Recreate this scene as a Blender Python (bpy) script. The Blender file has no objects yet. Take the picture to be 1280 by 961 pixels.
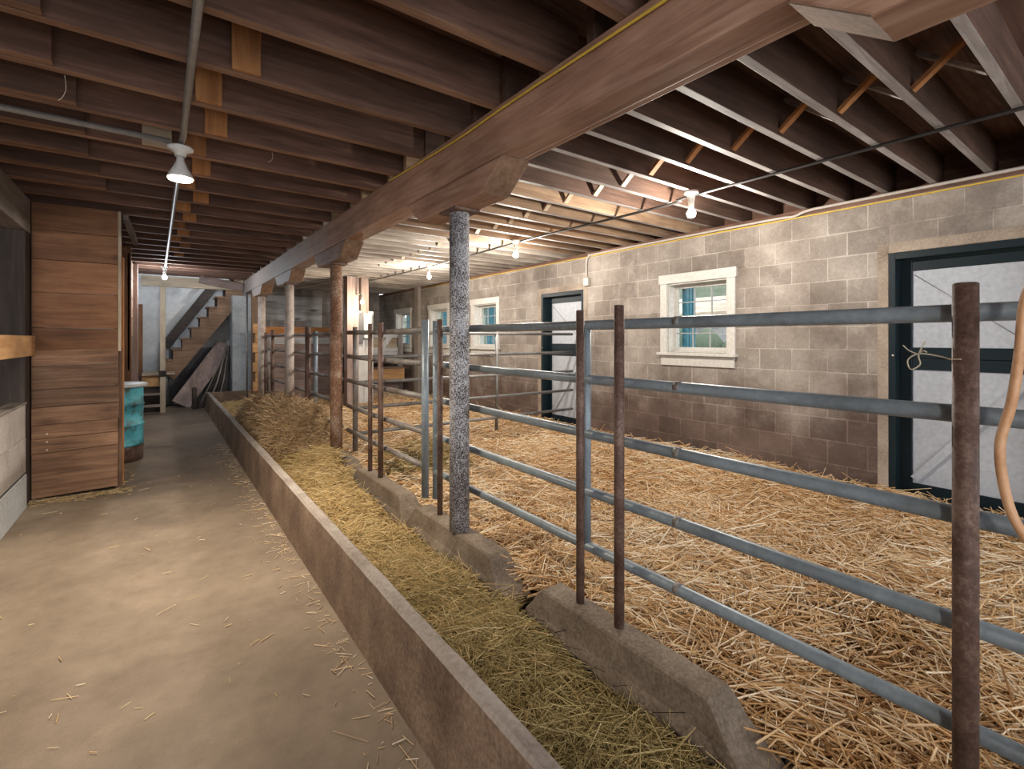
import bpy, math, random
import numpy as np
from mathutils import Vector, Matrix, noise as mnoise

random.seed(7)
rng = np.random.default_rng(11)
S = bpy.context.scene
COL = S.collection
R = math.radians

# ------------------------------------------------------------------ camera
CAM_Z = 1.40
cd = bpy.data.cameras.new('camera')
cam = bpy.data.objects.new('camera', cd)
COL.objects.link(cam)
cam.location = (0, 0, CAM_Z)
cam.rotation_euler = (R(90), 0, -R(36.14))
cd.sensor_width = 36.0
cd.lens = 602.5 / 1280 * 36.0
cd.shift_y = -56.5 / 1280
cd.clip_start = 0.02
cd.clip_end = 200
S.camera = cam

# ------------------------------------------------------------------ world, daylight, exposure
S.view_settings.view_transform = 'Standard'
S.view_settings.look = 'None'
S.view_settings.gamma = 1.0
S.view_settings.use_curve_mapping = False
S.view_settings.exposure = 0.92
BULB_W = 58.0          # pen bulbs
FLOOD_W = 185.0        # aisle flood lamp
FAR_W = 30.0           # bulb by the stairs
FILL_W = 95.0          # added fill bulb, unseen behind the camera
WORLD = 1.8
W = bpy.data.worlds.new('daylight')
S.world = W
W.use_nodes = True
wn = W.node_tree.nodes
bg = wn['Background']
bg.inputs['Color'].default_value = (0.90, 0.94, 1.0, 1)
bg.inputs['Strength'].default_value = WORLD

# ------------------------------------------------------------------ materials
def _new(name):
    m = bpy.data.materials.new(name)
    m.use_nodes = True
    nt = m.node_tree
    return m, nt, nt.nodes['Principled BSDF']

def _coords(nt, scale, rot=(0, 0, 0), rndoff=True):
    tc = nt.nodes.new('ShaderNodeTexCoord')
    mp = nt.nodes.new('ShaderNodeMapping')
    mp.inputs['Scale'].default_value = scale
    mp.inputs['Rotation'].default_value = rot
    if rndoff:
        oi = nt.nodes.new('ShaderNodeObjectInfo')
        at = nt.nodes.new('ShaderNodeAttribute'); at.attribute_name = 'rnd'
        ad = nt.nodes.new('ShaderNodeMath'); ad.operation = 'ADD'
        nt.links.new(oi.outputs['Random'], ad.inputs[0]); nt.links.new(at.outputs['Fac'], ad.inputs[1])
        mu = nt.nodes.new('ShaderNodeMath'); mu.operation = 'MULTIPLY'; mu.inputs[1].default_value = 37.0
        nt.links.new(ad.outputs[0], mu.inputs[0])
        va = nt.nodes.new('ShaderNodeVectorMath'); va.operation = 'ADD'
        nt.links.new(tc.outputs['Object'], va.inputs[0]); nt.links.new(mu.outputs[0], va.inputs[1])
        nt.links.new(va.outputs[0], mp.inputs['Vector'])
    else:
        nt.links.new(tc.outputs['Object'], mp.inputs['Vector'])
    return mp.outputs['Vector']

def _noise(nt, vec, scale, detail=6, rough=0.6, dist=0.0):
    n = nt.nodes.new('ShaderNodeTexNoise')
    n.inputs['Scale'].default_value = scale
    n.inputs['Detail'].default_value = detail
    n.inputs['Roughness'].default_value = rough
    n.inputs['Distortion'].default_value = dist
    if vec is not None: nt.links.new(vec, n.inputs['Vector'])
    return n.outputs['Fac']

def _ramp(nt, fac, stops):
    r = nt.nodes.new('ShaderNodeValToRGB')
    e = r.color_ramp.elements
    while len(e) < len(stops): e.new(0.5)
    for el, (p, c) in zip(e, stops):
        el.position = p; el.color = (*c, 1)
    if fac is not None: nt.links.new(fac, r.inputs['Fac'])
    return r.outputs['Color']

def _mix(nt, a, b, fac, mode='MIX'):
    m = nt.nodes.new('ShaderNodeMix'); m.data_type = 'RGBA'; m.blend_type = mode
    if isinstance(fac, (int, float)): m.inputs[0].default_value = fac
    else: nt.links.new(fac, m.inputs[0])
    for s, v in ((6, a), (7, b)):
        if isinstance(v, tuple): m.inputs[s].default_value = (*v, 1)
        else: nt.links.new(v, m.inputs[s])
    return m.outputs[2]

def _bump(nt, bsdf, h, strength=0.3, dist=0.01):
    b = nt.nodes.new('ShaderNodeBump')
    b.inputs['Strength'].default_value = strength
    b.inputs['Distance'].default_value = dist
    nt.links.new(h, b.inputs['Height']); nt.links.new(b.outputs[0], bsdf.inputs['Normal'])

def _vary(nt, col, amount):
    """each board / each object a little lighter or darker"""
    at = nt.nodes.new('ShaderNodeAttribute'); at.attribute_name = 'rnd'
    oi = nt.nodes.new('ShaderNodeObjectInfo')
    ad = nt.nodes.new('ShaderNodeMath'); ad.operation = 'ADD'
    nt.links.new(at.outputs['Fac'], ad.inputs[0]); nt.links.new(oi.outputs['Random'], ad.inputs[1])
    fr = nt.nodes.new('ShaderNodeMath'); fr.operation = 'FRACT'; nt.links.new(ad.outputs[0], fr.inputs[0])
    mr = nt.nodes.new('ShaderNodeMapRange')
    mr.inputs['To Min'].default_value = 1 - amount; mr.inputs['To Max'].default_value = 1 + amount
    nt.links.new(fr.outputs[0], mr.inputs['Value'])
    hs = nt.nodes.new('ShaderNodeHueSaturation')
    nt.links.new(mr.outputs[0], hs.inputs['Value']); nt.links.new(col, hs.inputs['Color'])
    return hs.outputs['Color']

_cache = {}
def wood(name, axis, cols, vary=0.2, rough=0.75, bump=0.25, grain=26, knots=True):
    key = (name, axis)
    if key in _cache: return _cache[key]
    m, nt, b = _new(name + '_' + axis)
    sc = {'x': (0.07, 1, 1), 'y': (1, 0.07, 1), 'z': (1, 1, 0.07)}[axis]
    v = _coords(nt, sc)
    f = _noise(nt, v, grain, 6, 0.65, 0.6)
    c = _ramp(nt, f, [(0.28, cols[0]), (0.5, cols[1]), (0.72, cols[2])])
    v2 = _coords(nt, tuple(0.5 + 0.5 * s for s in sc))
    f2 = _noise(nt, v2, 2.6, 4, 0.6)
    st = _ramp(nt, f2, [(0.35, (0.5, 0.47, 0.46)), (0.62, (1, 1, 1))])
    c = _mix(nt, c, st, 0.75, 'MULTIPLY')
    if knots:
        vo = nt.nodes.new('ShaderNodeTexVoronoi'); vo.inputs['Scale'].default_value = 2.3
        kv = _coords(nt, tuple(0.35 + 0.65 * s if s < 1 else 1 for s in sc)); nt.links.new(kv, vo.inputs['Vector'])
        k = _ramp(nt, vo.outputs['Distance'], [(0.05, (0.3, 0.22, 0.18)), (0.12, (1, 1, 1))])
        c = _mix(nt, c, k, 0.8, 'MULTIPLY')
    c = _vary(nt, c, vary)
    nt.links.new(c, b.inputs['Base Color'])
    b.inputs['Roughness'].default_value = rough
    _bump(nt, b, f, bump, 0.006)
    _cache[key] = m
    return m

def wd(kind, axis):
    P = {
     'beam':   [(0.24, 0.128, 0.083), (0.40, 0.235, 0.163), (0.53, 0.355, 0.265)],
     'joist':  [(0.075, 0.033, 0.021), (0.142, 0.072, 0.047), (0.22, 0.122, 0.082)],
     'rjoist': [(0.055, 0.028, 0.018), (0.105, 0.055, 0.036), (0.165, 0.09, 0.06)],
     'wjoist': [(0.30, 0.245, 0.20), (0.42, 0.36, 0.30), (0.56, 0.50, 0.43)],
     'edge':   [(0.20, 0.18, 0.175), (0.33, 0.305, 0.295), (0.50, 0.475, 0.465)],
     'orange': [(0.32, 0.13, 0.042), (0.48, 0.21, 0.07), (0.60, 0.29, 0.11)],
     'box':    [(0.19, 0.085, 0.042), (0.305, 0.142, 0.067), (0.39, 0.195, 0.098)],
     'boxold': [(0.11, 0.06, 0.036), (0.235, 0.128, 0.074), (0.37, 0.225, 0.14)],
     'grey':   [(0.17, 0.145, 0.125), (0.28, 0.245, 0.22), (0.40, 0.36, 0.33)],
     'dark':   [(0.028, 0.020, 0.017), (0.056, 0.040, 0.033), (0.092, 0.068, 0.056)],
     'pale':   [(0.44, 0.35, 0.25), (0.58, 0.47, 0.34), (0.68, 0.57, 0.43)],
     'rail':   [(0.36, 0.18, 0.07), (0.52, 0.29, 0.125), (0.60, 0.37, 0.18)],
     'purple': [(0.24, 0.17, 0.145), (0.36, 0.265, 0.235), (0.48, 0.37, 0.33)],
     'white':  [(0.38, 0.37, 0.36), (0.58, 0.58, 0.57), (0.74, 0.75, 0.75)],
     'planks': [(0.42, 0.39, 0.36), (0.64, 0.61, 0.57), (0.82, 0.79, 0.75)],
     'stair':  [(0.14, 0.08, 0.05), (0.24, 0.145, 0.09), (0.33, 0.22, 0.145)],
    }[kind]
    return wood(kind, axis, P, vary={'box': 0.22, 'boxold': 0.38, 'joist': 0.22, 'rjoist': 0.22}.get(kind, 0.15),
                rough=0.6 if kind in ('beam', 'edge') else 0.78)

def beam_mat():
    m = wd('beam', 'y').copy(); m.name = 'beam_part_whitewashed'
    nt = m.node_tree; b = nt.nodes['Principled BSDF']
    src = b.inputs['Base Color'].links[0].from_socket
    ge = nt.nodes.new('ShaderNodeNewGeometry'); sp = nt.nodes.new('ShaderNodeSeparateXYZ'); nt.links.new(ge.outputs['Position'], sp.inputs[0])
    n = _noise(nt, ge.outputs['Position'], 2.2, 6, 0.65)
    a = nt.nodes.new('ShaderNodeMath'); a.operation = 'MULTIPLY_ADD'; a.inputs[1].default_value = 4.0
    nt.links.new(n, a.inputs[0]); nt.links.new(sp.outputs['Y'], a.inputs[2])
    mr = nt.nodes.new('ShaderNodeMapRange'); mr.inputs['From Min'].default_value = 7.0; mr.inputs['From Max'].default_value = 9.2
    mr.inputs['To Max'].default_value = 0.75
    nt.links.new(a.outputs[0], mr.inputs['Value'])
    nt.links.new(_mix(nt, src, (0.40, 0.375, 0.36), mr.outputs[0]), b.inputs['Base Color'])
    return m

def blotch(name, stops, scale=4, rough=0.8, metal=0.0, bump=0.2, fine=40, finemix=0.5, stretch=(1, 1, 1), spec=0.5, bdist=0.006):
    if name in _cache: return _cache[name]
    m, nt, b = _new(name)
    v = _coords(nt, stretch)
    f1 = _noise(nt, v, scale, 7, 0.62)
    f2 = _noise(nt, v, fine, 4, 0.7)
    mx = nt.nodes.new('ShaderNodeMix'); mx.inputs[0].default_value = finemix
    nt.links.new(f1, mx.inputs[2]); nt.links.new(f2, mx.inputs[3])
    c = _ramp(nt, mx.outputs[0], stops)
    nt.links.new(c, b.inputs['Base Color'])
    b.inputs['Roughness'].default_value = rough
    b.inputs['Metallic'].default_value = metal
    b.inputs['Specular IOR Level'].default_value = spec
    if bump: _bump(nt, b, mx.outputs[0], bump, bdist)
    _cache[name] = m
    return m

def floor_mat():
    m, nt, b = _new('floor_concrete')
    v = _coords(nt, (1, 1, 1), rndoff=False)
    f1 = _noise(nt, v, 0.9, 8, 0.6, 0.3)
    f2 = _noise(nt, v, 9, 8, 0.7)
    f3 = _noise(nt, v, 160, 3, 0.7)
    c = _ramp(nt, f1, [(0.32, (0.155, 0.115, 0.085)), (0.52, (0.238, 0.184, 0.137)), (0.7, (0.325, 0.255, 0.19))])
    c2 = _ramp(nt, f2, [(0.3, (0.66, 0.64, 0.62)), (0.6, (1, 1, 1))])
    c = _mix(nt, c, c2, 0.6, 'MULTIPLY')
    c3 = _ramp(nt, f3, [(0.3, (0.72, 0.7, 0.68)), (0.55, (1, 1, 1))])
    c = _mix(nt, c, c3, 0.55, 'MULTIPLY')
    nt.links.new(c, b.inputs['Base Color'])
    b.inputs['Roughness'].default_value = 0.85
    _bump(nt, b, f2, 0.35, 0.008)
    return m

def block_mat(name, axis, tint=(1, 1, 1), dirt=True):
    m, nt, b = _new(name)
    tc = nt.nodes.new('ShaderNodeTexCoord')
    sp = nt.nodes.new('ShaderNodeSeparateXYZ'); nt.links.new(tc.outputs['Object'], sp.inputs[0])
    wob = _noise(nt, tc.outputs['Object'], 5, 3, 0.5)
    zz = nt.nodes.new('ShaderNodeMath'); zz.operation = 'MULTIPLY_ADD'; zz.inputs[1].default_value = 0.012
    nt.links.new(wob, zz.inputs[0])
    zo = nt.nodes.new('ShaderNodeMath'); zo.operation = 'ADD'; zo.inputs[1].default_value = -0.098
    nt.links.new(sp.outputs['Z'], zo.inputs[0]); nt.links.new(zo.outputs[0], zz.inputs[2])
    cb = nt.nodes.new('ShaderNodeCombineXYZ')
    nt.links.new(sp.outputs[axis.upper()], cb.inputs[0]); nt.links.new(zz.outputs[0], cb.inputs[1])
    br = nt.nodes.new('ShaderNodeTexBrick')
    br.offset = 0.5
    br.inputs['Scale'].default_value = 1.0
    br.inputs['Brick Width'].default_value = 0.302
    br.inputs['Row Height'].default_value = 0.203
    ms = nt.nodes.new('ShaderNodeMapRange'); ms.inputs['From Min'].default_value = 0.35; ms.inputs['From Max'].default_value = 0.65
    ms.inputs['To Min'].default_value = 0.001; ms.inputs['To Max'].default_value = 0.0085
    nt.links.new(_noise(nt, tc.outputs['Object'], 2.4, 4, 0.6), ms.inputs['Value']); nt.links.new(ms.outputs[0], br.inputs['Mortar Size'])
    br.inputs['Mortar Smooth'].default_value = 0.4
    br.inputs['Bias'].default_value = 0.0
    t = lambda c: tuple(a * q for a, q in zip(c, tint))
    br.inputs['Color1'].default_value = (*t((0.255, 0.222, 0.195)), 1)
    br.inputs['Color2'].default_value = (*t((0.365, 0.325, 0.29)), 1)
    br.inputs['Mortar'].default_value = (*t((0.50, 0.455, 0.41)), 1)
    nt.links.new(cb.outputs[0], br.inputs['Vector'])
    f2 = _noise(nt, tc.outputs['Object'], 1.6, 7, 0.65)
    st = _ramp(nt, f2, [(0.33, (0.50, 0.45, 0.42)), (0.5, (0.85, 0.83, 0.81)), (0.66, (1.08, 1.08, 1.08))])
    fm2 = _noise(nt, tc.outputs['Object'], 3.2, 5, 0.7)
    pale = _ramp(nt, fm2, [(0.52, (0, 0, 0)), (0.75, (0.55, 0.55, 0.55))])
    c = _mix(nt, br.outputs['Color'], t((0.47, 0.425, 0.375)), pale)
    c = _mix(nt, c, st, 0.9, 'MULTIPLY')
    f3 = _noise(nt, tc.outputs['Object'], 60, 4, 0.75)
    gr = _ramp(nt, f3, [(0.3, (0.68, 0.66, 0.64)), (0.6, (1.05, 1.05, 1.05))])
    c = _mix(nt, c, gr, 0.6, 'MULTIPLY')
    if dirt:   # manure splash staining on the lower courses, with a ragged upper edge
        ad = nt.nodes.new('ShaderNodeMath'); ad.operation = 'MULTIPLY_ADD'; ad.inputs[1].default_value = 1.3
        nt.links.new(f2, ad.inputs[0]); nt.links.new(sp.outputs['Z'], ad.inputs[2])
        d = _ramp(nt, None, [(0.0, (0.50, 0.40, 0.375)), (1.0, (1, 1, 1))])
        mr = nt.nodes.new('ShaderNodeMapRange')
        mr.inputs['From Min'].default_value = 1.15; mr.inputs['From Max'].default_value = 1.75
        nt.links.new(ad.outputs[0], mr.inputs['Value'])
        nt.links.new(mr.outputs[0], d.node.inputs['Fac'])
        c = _mix(nt, c, d, 1.0, 'MULTIPLY')
    nt.links.new(c, b.inputs['Base Color'])
    b.inputs['Roughness'].default_value = 0.9
    inv = nt.nodes.new('ShaderNodeMath'); inv.operation = 'MULTIPLY_ADD'
    inv.inputs[1].default_value = -1.0; nt.links.new(br.outputs['Fac'], inv.inputs[0])
    fm = nt.nodes.new('ShaderNodeMath'); fm.operation = 'MULTIPLY'; fm.inputs[1].default_value = 0.7
    nt.links.new(f3, fm.inputs[0]); nt.links.new(fm.outputs[0], inv.inputs[2])
    _bump(nt, b, inv.outputs[0], 0.45, 0.008)
    return m

def rnd_mat(name, stops, rough=0.55, spec=0.4, trans=0.0):
    """each stalk its own colour from the rnd attribute"""
    m, nt, b = _new(name)
    at = nt.nodes.new('ShaderNodeAttribute'); at.attribute_name = 'rnd'
    c = _ramp(nt, at.outputs['Fac'], stops)
    nt.links.new(c, b.inputs['Base Color'])
    b.inputs['Roughness'].default_value = rough
    b.inputs['Specular IOR Level'].default_value = spec
    return m

def plain(name, col, rough=0.6, metal=0.0, emit=0.0, ecol=None, spec=0.5):
    if name in _cache: return _cache[name]
    m, nt, b = _new(name)
    v = _coords(nt, (1, 1, 1))
    f = _noise(nt, v, 30, 4)
    c = _ramp(nt, f, [(0.3, tuple(x * 0.85 for x in col)), (0.7, tuple(min(1, x * 1.08) for x in col))])
    nt.links.new(c, b.inputs['Base Color'])
    b.inputs['Roughness'].default_value = rough
    b.inputs['Metallic'].default_value = metal
    b.inputs['Specular IOR Level'].default_value = spec
    if emit:
        b.inputs['Emission Color'].default_value = (*(ecol or col), 1)
        b.inputs['Emission Strength'].default_value = emit
    _cache[name] = m
    return m

def glass_mat():
    m, nt, b = _new('window_glass')
    out = nt.nodes['Material Output']
    tr = nt.nodes.new('ShaderNodeBsdfTransparent'); tr.inputs[0].default_value = (0.93, 0.95, 0.95, 1)
    gl = nt.nodes.new('ShaderNodeBsdfGlossy'); gl.inputs['Roughness'].default_value = 0.03
    mx = nt.nodes.new('ShaderNodeMixShader'); mx.inputs[0].default_value = 0.08
    nt.links.new(tr.outputs[0], mx.inputs[1]); nt.links.new(gl.outputs[0], mx.inputs[2])
    nt.links.new(mx.outputs[0], out.inputs[0])
    return m

STEEL = blotch('galvanised_blue_steel', [(0.32, (0.13, 0.15, 0.165)), (0.52, (0.235, 0.285, 0.325)), (0.7, (0.35, 0.41, 0.46))], 3, 0.4, 0.15, 0.06, 35, 0.35)
STEELD = blotch('dull_grey_steel', [(0.32, (0.11, 0.105, 0.10)), (0.52, (0.23, 0.225, 0.22)), (0.7, (0.36, 0.355, 0.34))], 3, 0.45, 0.35, 0.06, 35, 0.35)
STEELR = blotch('rusting_grey_steel', [(0.35, (0.12, 0.085, 0.065)), (0.52, (0.21, 0.19, 0.175)), (0.7, (0.32, 0.31, 0.30))], 4, 0.55, 0.25, 0.06, 35, 0.4)
RUST = blotch('rusty_pipe', [(0.36, (0.06, 0.034, 0.026)), (0.5, (0.125, 0.073, 0.056)), (0.64, (0.24, 0.16, 0.122))], 9, 0.6, 0.2, 0.25, 90, 0.5)
COLPAINT = blotch('flaking_painted_column', [(0.455, (0.055, 0.045, 0.045)), (0.485, (0.17, 0.145, 0.14)), (0.515, (0.42, 0.42, 0.44)), (0.6, (0.62, 0.63, 0.66))], 5, 0.6, 0.0, 0.3, 130, 0.72)
COLRUST = blotch('rusted_column', [(0.40, (0.13, 0.055, 0.028)), (0.5, (0.25, 0.13, 0.075)), (0.56, (0.36, 0.25, 0.18)), (0.66, (0.52, 0.44, 0.37))], 5, 0.65, 0.0, 0.3, 60, 0.5)
COLPALE = blotch('pale_painted_column', [(0.36, (0.22, 0.15, 0.12)), (0.5, (0.46, 0.39, 0.34)), (0.66, (0.62, 0.56, 0.51))], 4, 0.65, 0.0, 0.2, 60, 0.4)
CONC = blotch('curb_concrete', [(0.36, (0.085, 0.060, 0.041)), (0.5, (0.168, 0.127, 0.092)), (0.66, (0.285, 0.23, 0.178))], 4, 0.85, 0, 0.4, 70, 0.5)
TROUGH = blotch('trough_concrete', [(0.36, (0.085, 0.052, 0.034)), (0.5, (0.175, 0.115, 0.078)), (0.64, (0.31, 0.22, 0.155))], 3, 0.8, 0, 0.4, 60, 0.45)
RIM = blotch('trough_rim_concrete', [(0.34, (0.19, 0.15, 0.125)), (0.5, (0.31, 0.265, 0.235)), (0.68, (0.42, 0.38, 0.35))], 4, 0.75, 0, 0.3, 60, 0.45)
SURR = blotch('door_surround_concrete', [(0.34, (0.17, 0.125, 0.095)), (0.5, (0.32, 0.26, 0.205)), (0.66, (0.44, 0.375, 0.31))], 3, 0.85, 0, 0.25, 60, 0.4)
LOWWALL = blotch('whitewashed_boards', [(0.34, (0.26, 0.215, 0.19)), (0.5, (0.40, 0.36, 0.335)), (0.68, (0.55, 0.52, 0.50))], 3, 0.8, 0, 0.3, 50, 0.4)
BLUEGREY = blotch('blue_grey_concrete', [(0.36, (0.26, 0.255, 0.25)), (0.5, (0.47, 0.475, 0.475)), (0.66, (0.64, 0.65, 0.65))], 2.2, 0.8, 0, 0.2, 50, 0.4)
TEAL = plain('dark_teal_paint', (0.0055, 0.015, 0.021), 0.5, spec=0.3)
DOORWHITE = plain('door_white_panel', (0.46, 0.49, 0.54), 0.5)
WTRIM = plain('window_white_paint', (0.57, 0.55, 0.51), 0.55)
WHITE = plain('white_porcelain', (0.72, 0.72, 0.70), 0.4)
CABLEY = plain('yellow_cable_jacket', (0.62, 0.42, 0.06), 0.5)
CABLEK = plain('black_cable_jacket', (0.03, 0.027, 0.026), 0.5)
CONDUIT = plain('grey_conduit', (0.30, 0.29, 0.28), 0.45, 0.5)
PIPEW = plain('weathered_white_pipe', (0.46, 0.42, 0.38), 0.55)
HOSE = blotch('tan_rubber_hose', [(0.35, (0.42, 0.21, 0.095)), (0.5, (0.56, 0.31, 0.16)), (0.65, (0.64, 0.40, 0.235))], 9, 0.5, 0, 0.1)
TWINE = plain('pale_twine', (0.55, 0.48, 0.36), 0.9)
SHUTTER = plain('blue_painted_shutter', (0.055, 0.20, 0.26), 0.6)
BARRELB = blotch('turquoise_barrel_paint', [(0.40, (0.10, 0.10, 0.085)), (0.47, (0.055, 0.30, 0.36)), (0.6, (0.12, 0.46, 0.55))], 6, 0.5, 0, 0.2, 20, 0.4)
GLASS = glass_mat()
BULBW = plain('lit_bulb_warm', (1, 0.9, 0.75), 0.3, 0, 14.0, (1.0, 0.86, 0.66))
BULBY = plain('lit_bulb_amber', (1, 0.8, 0.5), 0.3, 0, 9.0, (1.0, 0.72, 0.36))
BULBC = plain('lit_bulb_cool', (0.9, 0.95, 1), 0.3, 0, 14.0, (0.86, 0.93, 1.0))
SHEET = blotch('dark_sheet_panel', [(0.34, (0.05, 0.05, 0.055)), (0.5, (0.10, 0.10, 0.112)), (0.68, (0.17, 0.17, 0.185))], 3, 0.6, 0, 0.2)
STRAWM = rnd_mat('straw_stalks', [(0.0, (0.27, 0.13, 0.042)), (0.3, (0.52, 0.29, 0.115)), (0.62, (0.71, 0.485, 0.255)), (1.0, (0.90, 0.79, 0.60))])
HAYGREEN = rnd_mat('green_hay_blades', [(0.0, (0.14, 0.10, 0.035)), (0.4, (0.31, 0.235, 0.085)), (0.8, (0.48, 0.375, 0.165)), (1.0, (0.66, 0.55, 0.31))])
HAYGOLD = rnd_mat('golden_hay_blades', [(0.0, (0.27, 0.165, 0.06)), (0.4, (0.50, 0.345, 0.145)), (0.8, (0.68, 0.51, 0.26)), (1.0, (0.82, 0.70, 0.44))])
HAYBROWN = rnd_mat('brown_hay_blades', [(0.0, (0.23, 0.135, 0.065)), (0.4, (0.44, 0.285, 0.155)), (0.8, (0.60, 0.43, 0.26)), (1.0, (0.72, 0.57, 0.39))])
STRAWBASE = blotch('matted_straw', [(0.32, (0.17, 0.10, 0.045)), (0.5, (0.36, 0.22, 0.10)), (0.68, (0.52, 0.36, 0.18))], 5, 0.9, 0, 0.6, 70, 0.5)
HAYBASE = blotch('matted_hay', [(0.32, (0.10, 0.068, 0.027)), (0.5, (0.21, 0.15, 0.062)), (0.68, (0.33, 0.25, 0.11))], 5, 0.9, 0, 0.6, 90, 0.5)
GRASS = blotch('lawn_grass', [(0.3, (0.05, 0.075, 0.045)), (0.5, (0.10, 0.13, 0.085)), (0.7, (0.17, 0.19, 0.14))], 1.5, 0.95, 0, 0.2)

# ------------------------------------------------------------------ mesh builder
class MB:
    def __init__(s):
        s.v = []; s.f = []; s.m = []; s.r = []; s.sm = []
    def _add(s, vs, fs, mi=0, rnd=None, smooth=False):
        o = len(s.v)
        s.v += [tuple(p) for p in vs]
        rv = random.random() if rnd is None else rnd
        for f in fs:
            s.f.append([i + o for i in f]); s.m.append(mi); s.r.append(rv); s.sm.append(smooth)
        return s
    def box(s, x0, x1, y0, y1, z0, z1, mi=0, bottom=None, rnd=None):
        vs = [(x0,y0,z0),(x1,y0,z0),(x1,y1,z0),(x0,y1,z0),(x0,y0,z1),(x1,y0,z1),(x1,y1,z1),(x0,y1,z1)]
        fs = [(0,3,2,1),(4,5,6,7),(0,1,5,4),(1,2,6,5),(2,3,7,6),(3,0,4,7)]
        s._add(vs, fs, mi, rnd)
        if bottom is not None: s.m[-6] = bottom
        return s
    def bar(s, a, b, w, h, up=(0,0,1), mi=0, rnd=None):
        a = Vector(a); b = Vector(b); d = (b - a).normalized(); up = Vector(up)
        n = d.cross(up).normalized(); u = n.cross(d).normalized()
        vs = []
        for p in (a, b):
            for sx, sz in ((-1,-1),(1,-1),(1,1),(-1,1)):
                vs.append(p + n * (w/2*sx) + u * (h/2*sz))
        fs = [(3,2,1,0),(4,5,6,7)] + [(i,(i+1)%4,4+(i+1)%4,4+i) for i in range(4)]
        return s._add(vs, fs, mi, rnd)
    def tube(s, pts, r, n=16, mi=0, cap=True, rnd=None):
        pts = [Vector(p) for p in pts]; k = len(pts)
        rs = r if isinstance(r, (list, tuple)) else [r] * k
        t0 = (pts[1] - pts[0]).normalized()
        up = Vector((0,0,1)) if abs(t0.z) < 0.9 else Vector((1,0,0))
        vs = []
        for i, p in enumerate(pts):
            t = (pts[min(i+1,k-1)] - pts[max(i-1,0)]).normalized()
            u = (up - t * up.dot(t)).normalized(); w = t.cross(u); up = u
            for j in range(n):
                a = 2*math.pi*j/n
                vs.append(p + (u*math.cos(a) + w*math.sin(a)) * rs[i])
        rv = random.random() if rnd is None else rnd
        fs = [(i*n+j, i*n+(j+1)%n, (i+1)*n+(j+1)%n, (i+1)*n+j) for i in range(k-1) for j in range(n)]
        s._add(vs, fs, mi, rv, True)
        if cap:
            o = len(s.v) - len(vs)
            s.f += [[o+j for j in range(n)][::-1], [o+(k-1)*n+j for j in range(n)]]
            s.m += [mi]*2; s.r += [rv]*2; s.sm += [False]*2
        return s
    def lathe(s, prof, c=(0,0,0), n=28, mi=0, smooth=True):
        pts = []
        for (r, z) in prof:
            for j in range(n):
                a = 2*math.pi*j/n
                pts.append((c[0]+r*math.cos(a), c[1]+r*math.sin(a), c[2]+z))
        k = len(prof)
        fs = [(i*n+j, i*n+(j+1)%n, (i+1)*n+(j+1)%n, (i+1)*n+j) for i in range(k-1) for j in range(n)]
        s._add(pts, fs, mi, None, smooth)
        o = len(s.v) - len(pts)
        s.f += [[o+j for j in range(n)][::-1], [o+(k-1)*n+j for j in range(n)]]
        s.m += [mi]*2; s.r += [s.r[-1]]*2; s.sm += [False]*2
        return s
    def prism(s, poly, axis, a0, a1, mi=0, rnd=None):
        """polygon in the two other axes, swept along axis"""
        def P(u, v, w):
            return {'x': (w,u,v), 'y': (u,w,v), 'z': (u,v,w)}[axis]
        n = len(poly)
        vs = [P(u,v,a0) for u,v in poly] + [P(u,v,a1) for u,v in poly]
        fs = [tuple(range(n))[::-1], tuple(range(n,2*n))] + [(i,(i+1)%n,n+(i+1)%n,n+i) for i in range(n)]
        return s._add(vs, fs, mi, rnd)
    def build(s, name, mats, parent=None, bevel=0.0, loc=None):
        if not isinstance(mats, (list, tuple)): mats = [mats]
        off = Vector((0,0,0))
        if parent is not None: off = parent_world(parent)
        elif loc is not None: off = Vector(loc)
        me = bpy.data.meshes.new(name)
        me.from_pydata([(v[0]-off.x, v[1]-off.y, v[2]-off.z) for v in s.v], [], s.f)
        for m in mats: me.materials.append(m)
        me.polygons.foreach_set('material_index', s.m)
        me.polygons.foreach_set('use_smooth', s.sm)
        a = me.attributes.new('rnd', 'FLOAT', 'FACE'); a.data.foreach_set('value', s.r)
        import bmesh
        bm = bmesh.new(); bm.from_mesh(me); bmesh.ops.recalc_face_normals(bm, faces=bm.faces); bm.to_mesh(me); bm.free()
        me.update()
        o = bpy.data.objects.new(name, me); COL.objects.link(o)
        if parent is not None: o.parent = parent
        else: o.location = off
        if bevel:
            b = o.modifiers.new('bevel', 'BEVEL'); b.width = bevel; b.segments = 2; b.limit_method = 'ANGLE'; b.angle_limit = R(40)
        return o

def parent_world(o):
    l = Vector(o.location)
    while o.parent is not None:
        o = o.parent; l += Vector(o.location)
    return l

def tag(o, label, cat, group=None):
    o['label'] = label; o['category'] = cat
    if group: o['group'] = group
    return o
def thing(name, loc, label, cat, group=None):
    o = bpy.data.objects.new(name, None); COL.objects.link(o)
    o.location = loc; o.empty_display_size = 0.1
    return tag(o, label, cat, group)
def struct(o):
    o['kind'] = 'structure'; return o
def structroot(name, loc):
    o = bpy.data.objects.new(name, None); COL.objects.link(o); o.location = loc
    return struct(o)

ORD = ['zeroth','first','second','third','fourth','fifth','sixth','seventh','eighth','ninth','tenth','eleventh','twelfth','thirteenth','fourteenth','fifteenth','sixteenth','seventeenth','eighteenth','nineteenth','twentieth']

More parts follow.
